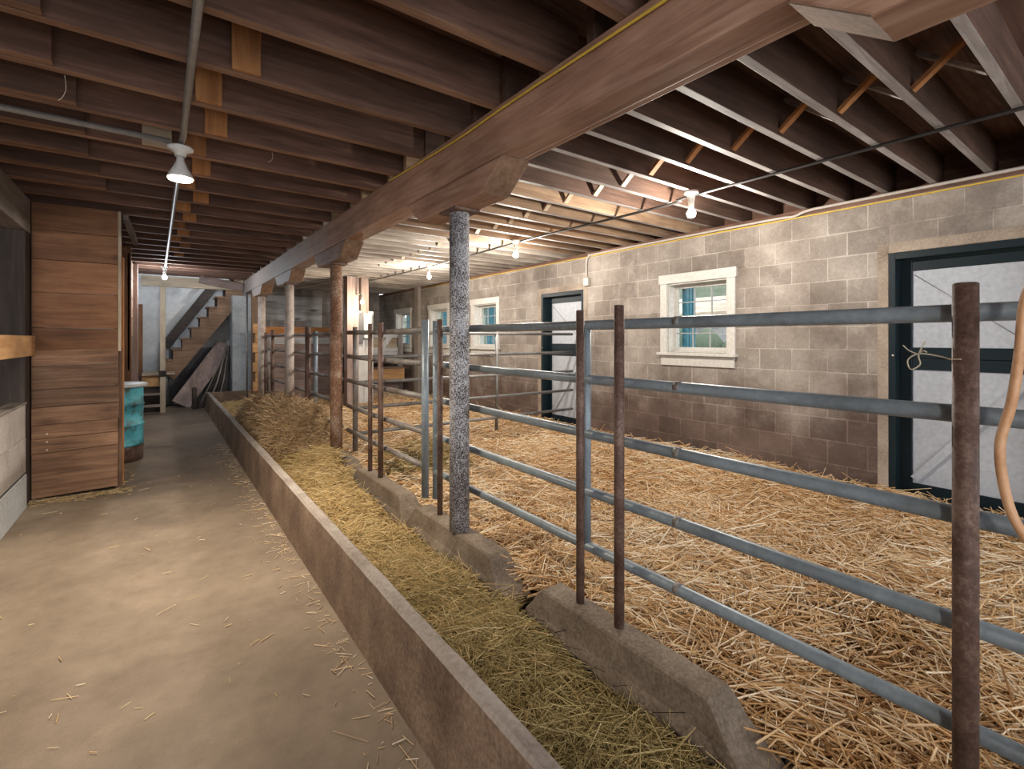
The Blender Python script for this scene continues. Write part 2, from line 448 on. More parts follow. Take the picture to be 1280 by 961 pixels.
def wrap_rope(pts, n=8):
    """smooth a list of points (Catmull-Rom)"""
    P = [Vector(p) for p in pts]; out = []
    for i in range(len(P)-1):
        p0 = P[max(i-1,0)]; p1 = P[i]; p2 = P[i+1]; p3 = P[min(i+2,len(P)-1)]
        for k in range(n):
            t = k/n
            out.append(0.5*((2*p1)+(p2-p0)*t+(2*p0-5*p1+4*p2-p3)*t*t+(3*p1-p0-3*p2+p3)*t**3))
    out.append(P[-1]); return out

# ================================================================== THE SETTING
JZ = 2.60            # underside of the joists
WX = 4.81            # inner face of the right wall
YE = 12.7            # far wall
Y0 = -2.6            # end of the modelled barn behind the camera
struct(MB().box(-5.2, 5.05, Y0, YE+0.25, -0.12, 0.0).build('floor', floor_mat()))
ceil = MB()
y = Y0
while y < YE:        # subfloor boards, left open over the stairwell
    if y + 0.14 > 11.45: ceil.box(1.42, 5.05, y, min(y+0.138, YE+0.2), 2.852, 2.88); ceil.box(-5.2, -0.45, y, min(y+0.138, YE+0.2), 2.852, 2.88)
    else: ceil.box(-5.2, 5.05, y, y+0.138, 2.852, 2.88)
    y += 0.14
ceil.box(-5.2, 5.05, Y0, 11.4, 2.882, 2.90)
ceil.box(-5.2, 5.05, 11.4, YE+0.25, 4.3, 4.35)
struct(ceil.build('ceiling', wd('joist', 'x')))

WIN = [(2.66, 3.58, 'first'), (6.95, 7.90, 'second'), (8.75, 9.70, 'third'), (10.62, 11.58, 'fourth')]
WZ0, WZ1 = 1.10, 2.15
DOORS = [(0.44, 1.366), (4.88, 5.81)]
DZ = 2.10
WALLTOP = 2.545
rw = MB()
ops = sorted([(a+0.085, b-0.085, WZ0+0.15, WZ1-0.10) for a, b, _ in WIN] + [(a, b, 0.0, DZ) for a, b in DOORS])
y = Y0
for a, b, z0, z1 in ops:
    rw.box(WX, WX+0.22, y, a, -0.1, WALLTOP)
    if z0 > 0: rw.box(WX, WX+0.22, a, b, -0.1, z0)
    rw.box(WX, WX+0.22, a, b, z1, WALLTOP)
    y = b
rw.box(WX, WX+0.22, y, YE+0.25, -0.1, WALLTOP)
struct(rw.build('wall_right', block_mat('right_block_wall', 'y')))

fw = MB().box(1.62, WX, YE, YE+0.2, -0.1, 2.85)
struct(fw.build('wall_far', block_mat('far_block_wall', 'x')))
fw2 = MB().box(-5.2, 1.62, YE, YE+0.2, -0.1, 4.3)
struct(fw2.build('wall_stairwell', BLUEGREY))
lw = MB()
for i in range(10):
    lw.box(-5.2, -5.15, Y0, YE, i*0.29, i*0.29+0.285)
struct(lw.build('wall_left', wd('dark', 'y')))
struct(MB().box(WX+0.0, WX+0.22, Y0, YE, WALLTOP, JZ).box(WX+0.185, WX+0.22, Y0, YE, JZ, 2.851).build('trim_1', wd('joist', 'y')))           # sill plate
struct(MB().box(WX-0.07, WX, 10.12, 10.32, 0, JZ).build('trim_2', blotch('pilaster', [(0.3, (0.2, 0.17, 0.14)), (0.7, (0.34, 0.29, 0.25))], 4)))

# --- outside, as seen through the panes
struct(MB().box(5.05, 60, -30, 80, -0.35, -0.25).build('lawn', GRASS))
bank = MB()
for i in range(18):
    a = -18 + i*5
    bank.prism([(22 + random.random()*2, -0.3), (29, 3.0 + random.random()*1.5), (36, 6.5+random.random()*2), (36, -0.3)], 'y', a, a+5)
struct(bank.build('grassy_bank', GRASS))

sh = thing('garden_shed', (15, 9.5, -0.25), 'pale shed with a low tan roof seen through the nearest window', 'shed')
MB().box(13.6, 17.0, 5.5, 14.5, -0.25, 2.15).build('shed_wall', wd('white', 'y'), sh)
MB().prism([(13.2, 2.12), (15.3, 2.75), (17.4, 2.12), (17.4, 2.22), (15.3, 2.86), (13.2, 2.22)], 'y', 5.2, 14.8).build('shed_roof', wd('pale', 'y'), sh)
hd = MB()
for i in range(14): hd.lathe([(0.05, 0), (0.45, 0.2), (0.55, 0.9), (0.45, 1.5), (0.2, 1.75+0.1*(i % 3)), (0.02, 1.85+0.1*(i % 3))], (11.6+0.2*(i % 2), 4.0+i*0.8, -0.25), 12)
tag(hd.build('clipped_hedge', GRASS), 'green hedge in front of the pale shed outside the window', 'hedge')

# --- windows
def window(n, y0, y1, nth):
    yc = (y0+y1)/2
    w = structroot('window_%d' % n, (WX, yc, WZ0))
    t = MB()
    t.box(WX-0.022, WX+0.002, y0, y0+0.09, WZ0+0.14, WZ1-0.105)
    t.box(WX-0.022, WX+0.002, y1-0.09, y1, WZ0+0.14, WZ1-0.105)
    t.box(WX-0.03, WX+0.002, y0-0.015, y1+0.015, WZ1-0.105, WZ1)
    t.build('casing', WTRIM, w, 0.003)
    s = MB()
    s.box(WX-0.06, WX+0.05, y0-0.025, y1+0.025, WZ0+0.115, WZ0+0.148)
    s.build('sill', WTRIM, w, 0.004)
    MB().box(WX-0.02, WX+0.002, y0+0.01, y1-0.01, WZ0, WZ0+0.112).build('apron', WTRIM, w, 0.003)
    a, b, z0, z1 = y0+0.085, y1-0.085, WZ0+0.15, WZ1-0.10
    j = MB()
    j.box(WX+0.002, WX+0.21, a+0.001, a+0.02, z0, z1).box(WX+0.002, WX+0.21, b-0.02, b-0.001, z0, z1)
    j.box(WX+0.002, WX+0.21, a+0.02, b-0.02, z1-0.02, z1-0.001).box(WX+0.05, WX+0.21, a+0.02, b-0.02, z0+0.001, z0+0.02)
    j.build('jamb', WTRIM, w)
    zm = (z0+z1)/2
    for (q0, q1, xs) in ((z0+0.02, zm+0.02, 0.09), (zm-0.02, z1-0.02, 0.125)):
        f = MB(); x = WX+xs; aa, bb = a+0.02, b-0.02; fr = 0.038
        f.box(x, x+0.03, aa, aa+fr, q0, q1).box(x, x+0.03, bb-fr, bb, q0, q1)
        f.box(x, x+0.03, aa+fr, bb-fr, q0, q0+fr).box(x, x+0.03, aa+fr, bb-fr, q1-fr, q1)
        sash = f.build('sash', WTRIM, w, 0.002)
        m = MB()
        for k in (1, 2):
            yy = aa+fr + (bb-aa-2*fr)*k/3
            m.box(x+0.008, x+0.024, yy-0.006, yy+0.006, q0+fr, q1-fr)
        m.box(x+0.009, x+0.023, aa+fr, bb-fr, (q0+q1)/2-0.006, (q0+q1)/2+0.006)
        m.build('muntin', plain('grey_muntin', (0.32, 0.33, 0.33)), sash)
        MB().box(x+0.013, x+0.019, aa+fr, bb-fr, q0+fr, q1-fr).build('pane', GLASS, sash)
    # the painted shutter folded back outside the far jamb
    sh = MB(); sh.box(WX+0.24, WX+0.46, b-0.07, b-0.035, z0-0.05, z1+0.05)
    for k in range(3): sh.box(WX+0.26+k*0.065, WX+0.31+k*0.065, b-0.078, b-0.07, z0-0.03, z1+0.03)
    sh.build('shutter', SHUTTER, w)
for i, (a, b, nth) in enumerate(WIN): window(i+1, a, b, nth)

# --- doors
def door(n, y0, y1):
    d = structroot('door_%d' % n, (WX, (y0+y1)/2, 0))
    s = MB()
    s.box(WX-0.006, WX+0.02, y1+0.001, y1+0.075, 0.0, DZ+0.085); s.box(WX-0.006, WX+0.02, y0-0.075, y0-0.001, 0.0, DZ+0.085)
    s.box(WX-0.006, WX+0.02, y0-0.001, y1+0.001, DZ+0.001, DZ+0.085)
    s.build('surround', SURR, d, 0.003)
    j = MB()
    j.box(WX-0.004, WX+0.19, y1-0.045, y1-0.001, 0.0, DZ-0.001).box(WX-0.004, WX+0.19, y0+0.001, y0+0.045, 0.0, DZ-0.001)
    j.box(WX-0.004, WX+0.19, y0+0.045, y1-0.045, DZ-0.055, DZ-0.001).box(WX+0.02, WX+0.19, y0+0.045, y1-0.045, 0.0, 0.15)
    j.build('door_frame', TEAL, d, 0.003)
    a, b = y0+0.05, y1-0.05
    xs = WX+0.10
    for nm, q0, q1, dg in (('lower_leaf', 0.155, 1.243, 1), ('upper_leaf', 1.246, DZ-0.06, -1)):
        leaf = MB().box(xs+0.012, xs+0.045, a+0.07, b-0.07, q0+0.08, q1-0.08).build(nm, DOORWHITE, d)
        f = MB(); w = 0.078
        f.box(xs, xs+0.05, a, a+w, q0, q1).box(xs, xs+0.05, b-w, b, q0, q1)
        f.box(xs, xs+0.05, a+w, b-w, q0, q0+w+0.01).box(xs, xs+0.05, a+w, b-w, q1-w-0.01, q1)
        f.build('leaf_rail', TEAL, leaf, 0.004)
        br = MB()
        za, zb = (q0+0.12, q1-0.12)
        br.bar((xs+0.008, b-0.12, za if dg > 0 else zb), (xs+0.008, a+0.09, zb if dg > 0 else za), 0.012, 0.05, up=(0,0,1)) if False else None
        p0 = Vector((xs+0.009, b-0.09, za if dg > 0 else zb)); p1 = Vector((xs+0.009, a+0.09, zb if dg > 0 else za))
        br.bar(p0, p1, 0.055, 0.026, up=(1,0,0)) if dg > 0 else br.tube([p0, p1], 0.003, 8)
        br.build('brace', DOORWHITE if dg > 0 else CONDUIT, leaf)
    MB().lathe([(0.002,-0.008),(0.009,0),(0.002,0.008)], (WX-0.008, y1-0.03, 1.27), 10).build('latch_pin', plain('bright_nail', (0.8, 0.75, 0.65), 0.3, 0.6), d)
    MB().box(xs+0.052, xs+0.062, a, b, 1.19, 1.30).build('overlap_strip', TEAL, d)
    return d
d1 = door(1, *DOORS[0]); d2 = door(2, *DOORS[1])

# ================================================================== TIMBER FRAME
BX0, BX1 = 1.40, 1.585
bm = MB()
bm.prism([(BX0, JZ-0.26), (BX1-0.05, JZ-0.26), (BX1-0.045, JZ-0.25), (BX1, JZ-0.25), (BX1, JZ-0.001), (BX0, JZ-0.001)], 'y', Y0, 11.3)
BEAM = beam_mat()
tag(bm.build('support_beam', BEAM, None, 0.006), 'long brown timber beam running down the barn on top of the pipe columns', 'beam')
COLY = [0.045, 2.59, 5.157, 7.43, 9.73]
names = ['the near column outside the frame', 'the speckled nearest column', 'the rust brown second column', 'the pale third column', 'the slim farthest column']
clab = ['speckled pipe column just outside the right edge of the frame', 'speckled black and white pipe column nearest the camera, on the concrete curb',
        'rust brown pipe column beside the hay heap, second from the camera', 'pale flaking pipe column behind the hay heap, third from the camera',
        'slim pale pipe column farthest away, beside the stacked wood blocks']
cm = [COLPAINT, COLPAINT, COLRUST, COLPALE, COLPALE]
for i, yc in enumerate(COLY):
    zt = 2.185
    p = MB().prism([(yc-0.59, JZ-0.262), (yc-0.39, 2.19), (yc+0.39, 2.19), (yc+0.59, JZ-0.262)], 'x', BX0+0.002, BX1-0.002)
    p.m[0] = 0; p.m[2] = p.m[4] = 1
    tag(p.build('bolster_block', [BEAM, wd('stair', 'z')], None, 0.008), 'brown timber bolster with sloped ends under the beam, on ' + names[i], 'bolster', 'bolsters on the columns')
    c = thing('pipe_column', (1.49, yc, 0.225), clab[i], 'column', 'pipe columns under the beam')
    q = MB().tube([(1.49, yc, 0.226), (1.49, yc, 1.2), (1.49, yc, zt-0.012)], 0.061, 28); q.build('shaft', cm[i], c)
    MB().box(1.405, 1.575, yc-0.1, yc+0.1, zt-0.012, zt+0.004).build('cap_plate', RUST, c)

# --- joists over the aisle
LJ = [1.19, 1.62] + [2.05 + 0.43*k for k in range(22)]
LJ = [v for v in LJ if v < 11.3]
def lab_left(yv, i):
    near = [v for v in LJ if v < 3.49]; far = [v for v in LJ if v >= 3.49 and v < 7.6]; end = [v for v in LJ if v >= 7.6]
    if yv in near: return ORD[len(near)-near.index(yv)] + ' before the flood lamp'
    if yv in far: return ORD[far.index(yv)+1] + ' past the flood lamp'
    return ORD[len(end)-end.index(yv)] + ' before the stairwell'
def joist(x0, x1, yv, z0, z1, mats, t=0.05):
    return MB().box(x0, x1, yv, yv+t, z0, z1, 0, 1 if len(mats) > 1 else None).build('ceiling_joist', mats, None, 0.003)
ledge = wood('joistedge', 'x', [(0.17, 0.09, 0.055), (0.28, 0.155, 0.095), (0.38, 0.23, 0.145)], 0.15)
for i, yv in enumerate(LJ):
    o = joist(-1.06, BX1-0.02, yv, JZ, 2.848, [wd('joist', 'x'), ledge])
    tag(o, 'dark brown joist over the aisle, ' + lab_left(yv, i), 'joist', 'joists over the aisle')
for yv in [v for v in LJ if 1.6 < v < 5.3]:
    o = joist(-5.1, -0.36 + random.uniform(-0.02, 0.02), yv-0.056, JZ+0.001, 2.846, [wd('joist', 'x'), ledge])
    tag(o, 'lapped joist end at far left, against aisle joist ' + lab_left(yv, i), 'joist', 'lapped joists of the left bay')
# --- scab blocks on the faces of the aisle joists
SX = [0.315, 0.205, 0.275, 0.20, 0.26, 0.19]
for i, yv in enumerate(LJ[3:18]):
    xb = SX[i % 6] - 0.004*i
    o = MB().box(xb-0.058, xb+0.058, yv-0.024, yv-0.001, JZ+0.004, 2.846).build('blocking_board', wd('orange', 'z'), None, 0.003)
    tag(o, 'orange wood block on the aisle joist ' + lab_left(yv, i), 'blocking', 'blocks on the aisle joists')
tag(MB().box(-0.09, 0.06, 3.72, 3.755, JZ+0.002, JZ+0.13).build('mounting_board', wd('pale', 'x'), None, 0.003), 'tan mounting board just behind the flood lamp holder', 'board')

# --- joists over the straw pen
RJ = [0.448 + 0.305*k for k in range(41)]
RJ = [v for v in RJ if v < YE-0.06]
def lab_right(yv):
    A = [v for v in RJ if v < 2.28]; B = [v for v in RJ if 2.28 <= v < 4.69]; Cc = [v for v in RJ if 4.69 <= v < 7.01]; D = [v for v in RJ if 7.01 <= v]
    if yv in A: return ORD[len(A)-A.index(yv)] + ' before the nearest pen bulb'
    if yv in B: return ORD[B.index(yv)+1] + ' past the nearest pen bulb'
    if yv in Cc: return ORD[Cc.index(yv)+1] + ' past the second pen bulb'
    return ORD[D.index(yv)+1] + ' past the third pen bulb'
for yv in RJ:
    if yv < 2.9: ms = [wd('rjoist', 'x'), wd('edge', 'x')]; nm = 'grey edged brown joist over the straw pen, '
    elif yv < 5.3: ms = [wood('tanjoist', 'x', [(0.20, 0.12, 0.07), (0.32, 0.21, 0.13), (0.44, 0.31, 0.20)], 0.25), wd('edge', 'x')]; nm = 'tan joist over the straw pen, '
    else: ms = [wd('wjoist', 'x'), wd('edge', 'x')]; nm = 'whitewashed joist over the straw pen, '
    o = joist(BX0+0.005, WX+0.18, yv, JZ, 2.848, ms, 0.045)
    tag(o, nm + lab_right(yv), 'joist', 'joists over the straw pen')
# --- cross bridging between them
for i, yv in enumerate(RJ[:24]):
    xb = 2.98 + random.uniform(-0.03, 0.03)
    t = thing('cross_bridging', (xb, yv+0.17, JZ), 'crossed bridging sticks just behind the pen joist ' + lab_right(yv), 'bridging', 'bridging between the pen joists')
    m1 = wd('orange', 'y') if yv < 2.2 else wd('pale', 'y')
    MB().bar((xb-0.03, yv+0.047, JZ+0.225), (xb-0.03, yv+0.303, JZ+0.02), 0.045, 0.02).build('brace', m1, t)
    MB().bar((xb+0.04, yv+0.047, JZ+0.02), (xb+0.04, yv+0.303, JZ+0.225), 0.045, 0.02).build('brace', wd('edge', 'y') if yv < 2.2 else m1, t)

# ================================================================== LEFT SIDE
tag(MB().box(-1.10, -0.90, Y0, 5.80, JZ-0.29, JZ-0.002).build('support_beam', wd('grey', 'y'), None, 0.006), 'weathered grey beam along the left edge of the ceiling', 'beam')
tag(MB().box(-1.08, -0.905, 5.62, 5.79, 0.0, JZ-0.292).build('timber_post', wd('dark', 'z'), None, 0.005), 'dark timber post standing between the left beam and the plank box', 'post')
lo = thing('stall_wall', (-0.95, 2.0, 0), 'low grey white board wall at the lower left edge', 'wall')
m = MB(); m.box(-0.99, -0.90, Y0, 5.615, 0.30, 0.585); m.box(-0.99, -0.902, Y0, 5.615, 0.588, 0.86)
m.build('board_panel', LOWWALL, lo, 0.004)
MB().box(-1.0, -0.894, Y0, 5.615, 0.0, 0.285).build('base', blotch('pale_base', [(0.34, (0.30, 0.30, 0.30)), (0.5, (0.42, 0.43, 0.44)), (0.68, (0.52, 0.53, 0.54))], 3, 0.8), lo, 0.006)
MB().box(-0.985, -0.90, Y0, 5.615, 0.285, 0.30).build('dark_joint', plain('dark_joint', (0.06, 0.07, 0.08)), lo)
MB().box(-1.0, -0.893, Y0, 5.615, 0.86, 0.88).build('cap_board', wd('grey', 'y'), lo, 0.003)
tag(MB().box(-0.902, -0.87, Y0, 5.80, 1.26, 1.43).build('rail_plank', wd('rail', 'y'), None, 0.004), 'orange horizontal rail plank above the low left wall', 'plank')
sb = MB()
for k in range(9): sb.box(-4.6, -1.12, 7.2, 7.24, k*0.29, k*0.29+0.283)
tag(sb.build('stall_partition', wd('box', 'x'), None, 0.003), 'plank partition in the dark stall behind the left post', 'partition')

# --- plank box standing at the left of the aisle
bx = thing('plank_box', (-0.6, 6.1, 0), 'tall brown box of horizontal planks at the left of the aisle', 'wooden box')
YB = 5.83
pm = MB(); edges = [1.30, 1.50, 1.81, 2.10, 2.36, 2.598]
for a, b in zip(edges, edges[1:]): pm.box(-0.90, -0.318, YB, YB+0.03, a+0.002, b-0.001)
pm.build('upper_planks', wd('box', 'x'), bx, 0.003)
pm = MB(); edges = [0.012, 0.40, 0.525, 0.645, 0.80, 0.955, 1.16, 1.30]
for k, (a, b) in enumerate(zip(edges, edges[1:])):
    jx = random.uniform(-0.012, 0.008)
    pm.prism([(-0.90, a+0.003), (-0.312+jx, a+0.018), (-0.312+jx, b+0.014), (-0.90, b)], 'y', YB-0.008-0.006*(k % 2), YB+0.03)
pm.build('lower_planks', wd('boxold', 'x'), bx, 0.003)
sp = MB()
for k in range(9): sp.box(-0.345, -0.32, YB+0.031, 6.42, 0.01+k*0.2875, 0.005+k*0.2875+0.283)
sp.build('side_planks', wd('boxold', 'y'), bx, 0.002)
MB().box(-0.318, -0.296, YB-0.004, YB+0.03, 1.29, 2.598).build('corner_strip', wd('pale', 'z'), bx, 0.002)
MB().box(-0.319, -0.292, YB+0.10, YB+0.16, 0.0, 1.32).build('corner_post', wd('boxold', 'z'), bx, 0.003)
MB().box(-0.319, -0.285, YB+0.20, YB+0.26, 0.0, 2.2).build('corner_post', wd('orange', 'z'), bx, 0.003)
nl = MB()
for z in (0.43, 0.50, 0.57): nl.tube([(-0.80, YB-0.018, z), (-0.80, YB-0.006, z)], 0.007, 8)
nl.build('nail', plain('bright_nail', (0.8, 0.75, 0.65), 0.3, 0.6), bx)
MB().box(-0.92, -0.90, YB+0.03, 6.42, 0.0, 2.595).build('back_board', wd('dark', 'z'), bx)
# --- partition beyond the barrel
pt = thing('plank_partition', (-0.36, 9.0, 0), 'brown plank partition with a pale end post behind the blue barrel', 'partition')
q = MB()
for k in range(9): q.box(-0.40, -0.345, 7.95, 9.68, 0.01+k*0.2875, 0.005+k*0.2875+0.283)
q.build('side_planks', wd('boxold', 'y'), pt, 0.003)
q = MB()
for k in range(4): q.box(-0.40, -0.30-0.0, 7.90, 7.948, 0, 2.598) if k == 0 else None
q.build('front_post', wd('box', 'z'), pt, 0.004)
MB().box(-0.38, -0.285, 9.69, 9.79, 0.0, 2.598).build('end_post', wd('purple', 'z'), pt, 0.004)
MB().box(-0.335, -0.315, 7.90, 7.93, 1.0, 2.5).build('light_strip', wd('pale', 'z'), pt)
tag(MB().bar((-0.27, 5.95, 2.585), (-0.22, 6.75, 2.47), 0.04, 0.07).build('loose_board', wd('grey', 'y'), None, 0.003), 'short grey board hanging under the joists beside the plank box', 'board')
tag(MB().box(-0.39, -0.29, YE-0.04, YE-0.002, 0.56, 2.13).build('wall_board', wd('box', 'z'), None, 0.003), 'upright brown board on the far wall left of the stair post', 'board')
# --- the barrel
ba = thing('steel_barrel', (-0.43, 7.2, 0), 'turquoise steel barrel with a pale lid beside the plank box', 'barrel')
MB().lathe([(0.27,0.0),(0.275,0.17),(0.27,0.175)], (-0.43,7.2,0)).build('base', RUST, ba)
MB().lathe([(0.272,0.176),(0.278,0.19),(0.272,0.2),(0.272,0.40),(0.283,0.41),(0.283,0.425),(0.272,0.435),(0.272,0.63),(0.283,0.64),(0.283,0.655),(0.272,0.665),(0.272,0.845)], (-0.43,7.2,0)).build('drum', BARRELB, ba)
MB().lathe([(0.272,0.846),(0.30,0.848),(0.315,0.86),(0.315,0.88),(0.30,0.888),(0.02,0.895)], (-0.43,7.2,0)).build('lid', plain('barrel_lid', (0.52, 0.51, 0.50), 0.5), ba)

# ================================================================== STAIRS AND FAR END
tag(MB().box(-0.28, 1.39, 11.30, 11.36, 2.40, 2.598).build('header_board', wd('pale', 'x'), None, 0.004), 'pale header board across the stairwell opening', 'board')
tag(MB().bar((0.62, 11.1, 2.56), (1.36, 11.22, 2.46), 0.06, 0.15).build('timber_brace', wd('purple', 'x'), None, 0.004), 'brown timber leading from the stairwell header to the end of the beam', 'timber')
st = thing('staircase', (0.1, 12.0, 0), 'steep brown wooden staircase climbing to the right in the far corner', 'staircase')
np_ = MB(); np_.box(0.0, 0.085, 11.36, 11.45, 0, 2.60); np_.build('newel_post', wd('pale', 'z'), st, 0.004)
MB().box(-0.02, 0.10, 11.345, 11.36, 0.69, 0.80).build('post_block', wd('dark', 'x'), st)
MB().box(-0.28, -0.003, 11.40, 12.45, 0.71, 0.745).build('landing', wd('pale', 'x'), st, 0.003)
MB().box(0.09, 0.24, 11.55, 12.45, 0.71, 0.745).build('landing_ledge', wd('pale', 'x'), st, 0.003)
MB().box(-0.28, -0.003, 11.45, 11.48, 0.50, 0.708).build('landing_fascia', wd('rail', 'x'), st, 0.002)
for k, z in enumerate((0.18, 0.38)):
    MB().box(-0.28, 0.0, 11.05+0.19*k, 11.25+0.19*k, z-0.03, z).build('tread', wd('purple', 'x'), st, 0.003)
MB().box(-0.30, -0.281, 11.05, 12.4, 0.0, 0.70).build('side_board', wd('dark', 'y'), st)
MB().box(-0.28, 0.0, 11.5, 11.53, 0.0, 0.49).build('back_board', wd('dark', 'x'), st)
rise, run = 0.22, 0.154
N = 9
for yy0, nm, mt in ((11.98, 'stringer', wd('stair', 'x')), (12.55, 'stringer', wd('dark', 'x'))):
    poly = [(0.08, 0.60)]
    up = []
    for k in range(N):
        x = 0.06 + run*k; z = 0.96 + rise*k
        up += [(x, z), (x+run, z)]
    end = up[-1]
    poly = [(0.06, 0.70)] + up + [(end[0]+0.02, end[1]-0.42), (0.24, 0.58)]
    MB().prism(poly, 'y', yy0, yy0+0.045).build(nm, mt, st, 0.003)
for k in range(N):
    x = 0.06 + run*k; z = 0.96 + rise*k
    MB().box(x-0.035, x+run, 11.95, 12.55, z+0.001, z+0.032).build('tread', wd('stair', 'y'), st, 0.003)
MB().bar((0.04, 11.97, 1.69), (0.74, 11.97, 2.62), 0.03, 0.10).build('handrail', wd('white', 'x'), st, 0.003)
MB().bar((0.07, 12.62, 1.24), (1.02, 12.62, 2.68), 0.03, 0.17).build('wall_string', wd('dark', 'x'), st, 0.003)
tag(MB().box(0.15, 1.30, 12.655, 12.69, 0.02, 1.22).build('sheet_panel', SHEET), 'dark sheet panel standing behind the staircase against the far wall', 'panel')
tag(MB().bar((0.34, 11.95, 0.06), (1.18, 12.45, 1.28), 0.34, 0.035, up=(0,-1,0.3)).build('leaning_plank', wd('purple', 'z'), None, 0.004), 'wide weathered plank leaning diagonally under the stairs', 'plank')
for k in range(6):
    x0 = 0.62 + 0.085*k; x1 = 1.14 + 0.018*k
    tag(MB().tube([(x0, 11.62+0.03*k, 0.0), ((x0+x1)/2+0.01, 11.9, 0.55), (x1, 12.1+0.02*k, 1.16+0.05*(k % 3))], 0.014+0.002*(k % 3), 8).build('leaning_stick', wd(('grey','dark')[k % 2], 'z')),
        'thin stick in the bundle leaning beside the wide plank, %s from the left' % ORD[k+1], 'stick', 'bundle of sticks by the stairs')
tag(MB().box(0.52, 0.60, 11.5, 11.75, 0.0, 0.42).build('wooden_block', wd('dark', 'z'), None, 0.006), 'dark upright block beside the far end of the trough', 'block')
pr = MB(); pr.box(1.24, 1.60, 11.75, 12.3, 0.0, 2.33)
tag(pr.build('wall_pier', blotch('grey_blue_pier', [(0.34, (0.22, 0.235, 0.25)), (0.52, (0.36, 0.385, 0.405)), (0.68, (0.46, 0.49, 0.51))], 4, 0.8, 0, 0.3), None, 0.006), 'grey blue masonry pier between the stairs and the pen', 'pier')
tag(MB().tube([(1.43, 11.10, 0.0), (1.43, 11.10, 2.335)], 0.018, 12).build('upright_pipe', STEELD), 'thin pale upright pipe at the far end of the beam', 'pipe')
tb = thing('timber_post', (1.52, 10.75, 0), 'brown timber post with stacked pale blocks at the end of the fence', 'post')
MB().box(1.465, 1.585, 10.72, 10.82, 0.0, 2.338).build('post', wd('stair', 'z'), tb, 0.004)
bl = MB()
for k in range(7):
    w = 0.13 if k % 2 == 0 else 0.09
    bl.box(1.60-w, 1.60, 10.60, 10.715, 0.38+k*0.19, 0.38+k*0.19+0.185)
bl.build('block_stack', wd('rail', 'x'), tb, 0.005)
# --- low plank wall across the far end of the pen
lw = thing('plank_wall', (2.4, 11.1, 0), 'low dull planked wall with an orange cap rail across the far end', 'partition')
q = MB()
for k in range(6): q.box(1.68, 3.08, 11.10, 11.135, 0.05+k*0.25, 0.296+k*0.25)
q.build('planks', wd('purple', 'x'), lw, 0.004)
MB().box(1.68, 3.10, 11.06, 11.10, 1.50, 1.66).build('cap_rail', wd('orange', 'x'), lw, 0.004)
MB().box(1.68, 3.06, 11.085, 11.0995, 1.30, 1.44).build('pale_board', wd('white', 'x'), lw, 0.003)
tag(MB().box(1.86, 2.06, 11.14, 11.17, 1.62, 1.80).build('panel_board', wd('grey', 'z'), None, 0.003), 'small grey board behind the orange cap rail, by the third column', 'board')
tag(MB().box(2.22, 2.58, 11.14, 11.17, 1.62, 1.80).build('panel_board', wd('grey', 'z'), None, 0.003), 'wider grey board behind the orange cap rail, right of the third column', 'board')
wp = MB()
for k in range(9): wp.box(1.64, 3.3, 12.64, 12.69, 1.1+k*0.15, 1.1+k*0.15+0.147)
tag(wp.build('wall_planking', wd('planks', 'x'), None, 0.003), 'streaky whitewashed planking on the far wall above the orange rail', 'wall planking')
tag(MB().box(2.86, 3.08, 9.20, 9.40, 0.0, JZ-0.002).build('timber_post', wd('purple', 'z'), None, 0.005), 'thick pale timber post left of the amber bulb', 'post')
tag(MB().box(3.16, 3.31, 9.30, 9.44, 1.75, JZ-0.002).build('timber_post', wd('purple', 'z'), None, 0.005), 'pale timber stub above the electrical box', 'post')
eb = thing('electrical_box', (3.26, 9.25, 1.3), 'pale grey electrical box on the backing board below the timber stub', 'electrical box')
MB().box(3.19, 3.33, 9.20, 9.30, 1.42, 1.90).build('box_cover', plain('box_grey', (0.55, 0.57, 0.59), 0.45), eb, 0.006)
MB().box(3.10, 3.185, 9.26, 9.30, 1.32, 1.92).build('dark_side', plain('box_dark', (0.09, 0.09, 0.10)), eb)
MB().box(3.10, 3.40, 9.302, 9.33, 0.0, 1.95).build('backing_board', wd('white', 'z'), eb)
mg = thing('hay_manger', (4.0, 11.0, 0), 'pale wooden manger with pinkish panels in the far right corner', 'manger')
MB().box(3.42, 4.74, 10.98, 11.04, 1.44, 1.52).build('top_rail', wd('white', 'x'), mg, 0.004)
MB().box(3.42, 4.74, 11.04, 11.07, 1.20, 1.44).build('panel', wd('pale', 'x'), mg)
MB().box(3.42, 4.74, 10.99, 11.04, 0.86, 1.20).build('middle_board', wd('white', 'x'), mg, 0.004)
MB().bar((4.20, 10.975, 1.18), (4.42, 10.975, 1.46), 0.02, 0.12).build('brace', wd('white', 'z'), mg)
MB().box(4.62, 4.74, 10.95, 11.07, 0.1, 1.52).build('end_post', wd('grey', 'z'), mg, 0.004)
MB().box(3.42, 4.60, 10.55, 10.58, 0.42, 0.72).build('front_board', wd('rail', 'x'), mg, 0.004)
MB().box(3.40, 4.62, 10.55, 11.0, 0.72, 0.76).build('shelf', wd('stair', 'x'), mg, 0.004)
MB().box(3.42, 4.60, 10.90, 10.95, 0.05, 0.70).build('back_board', wd('purple', 'x'), mg)

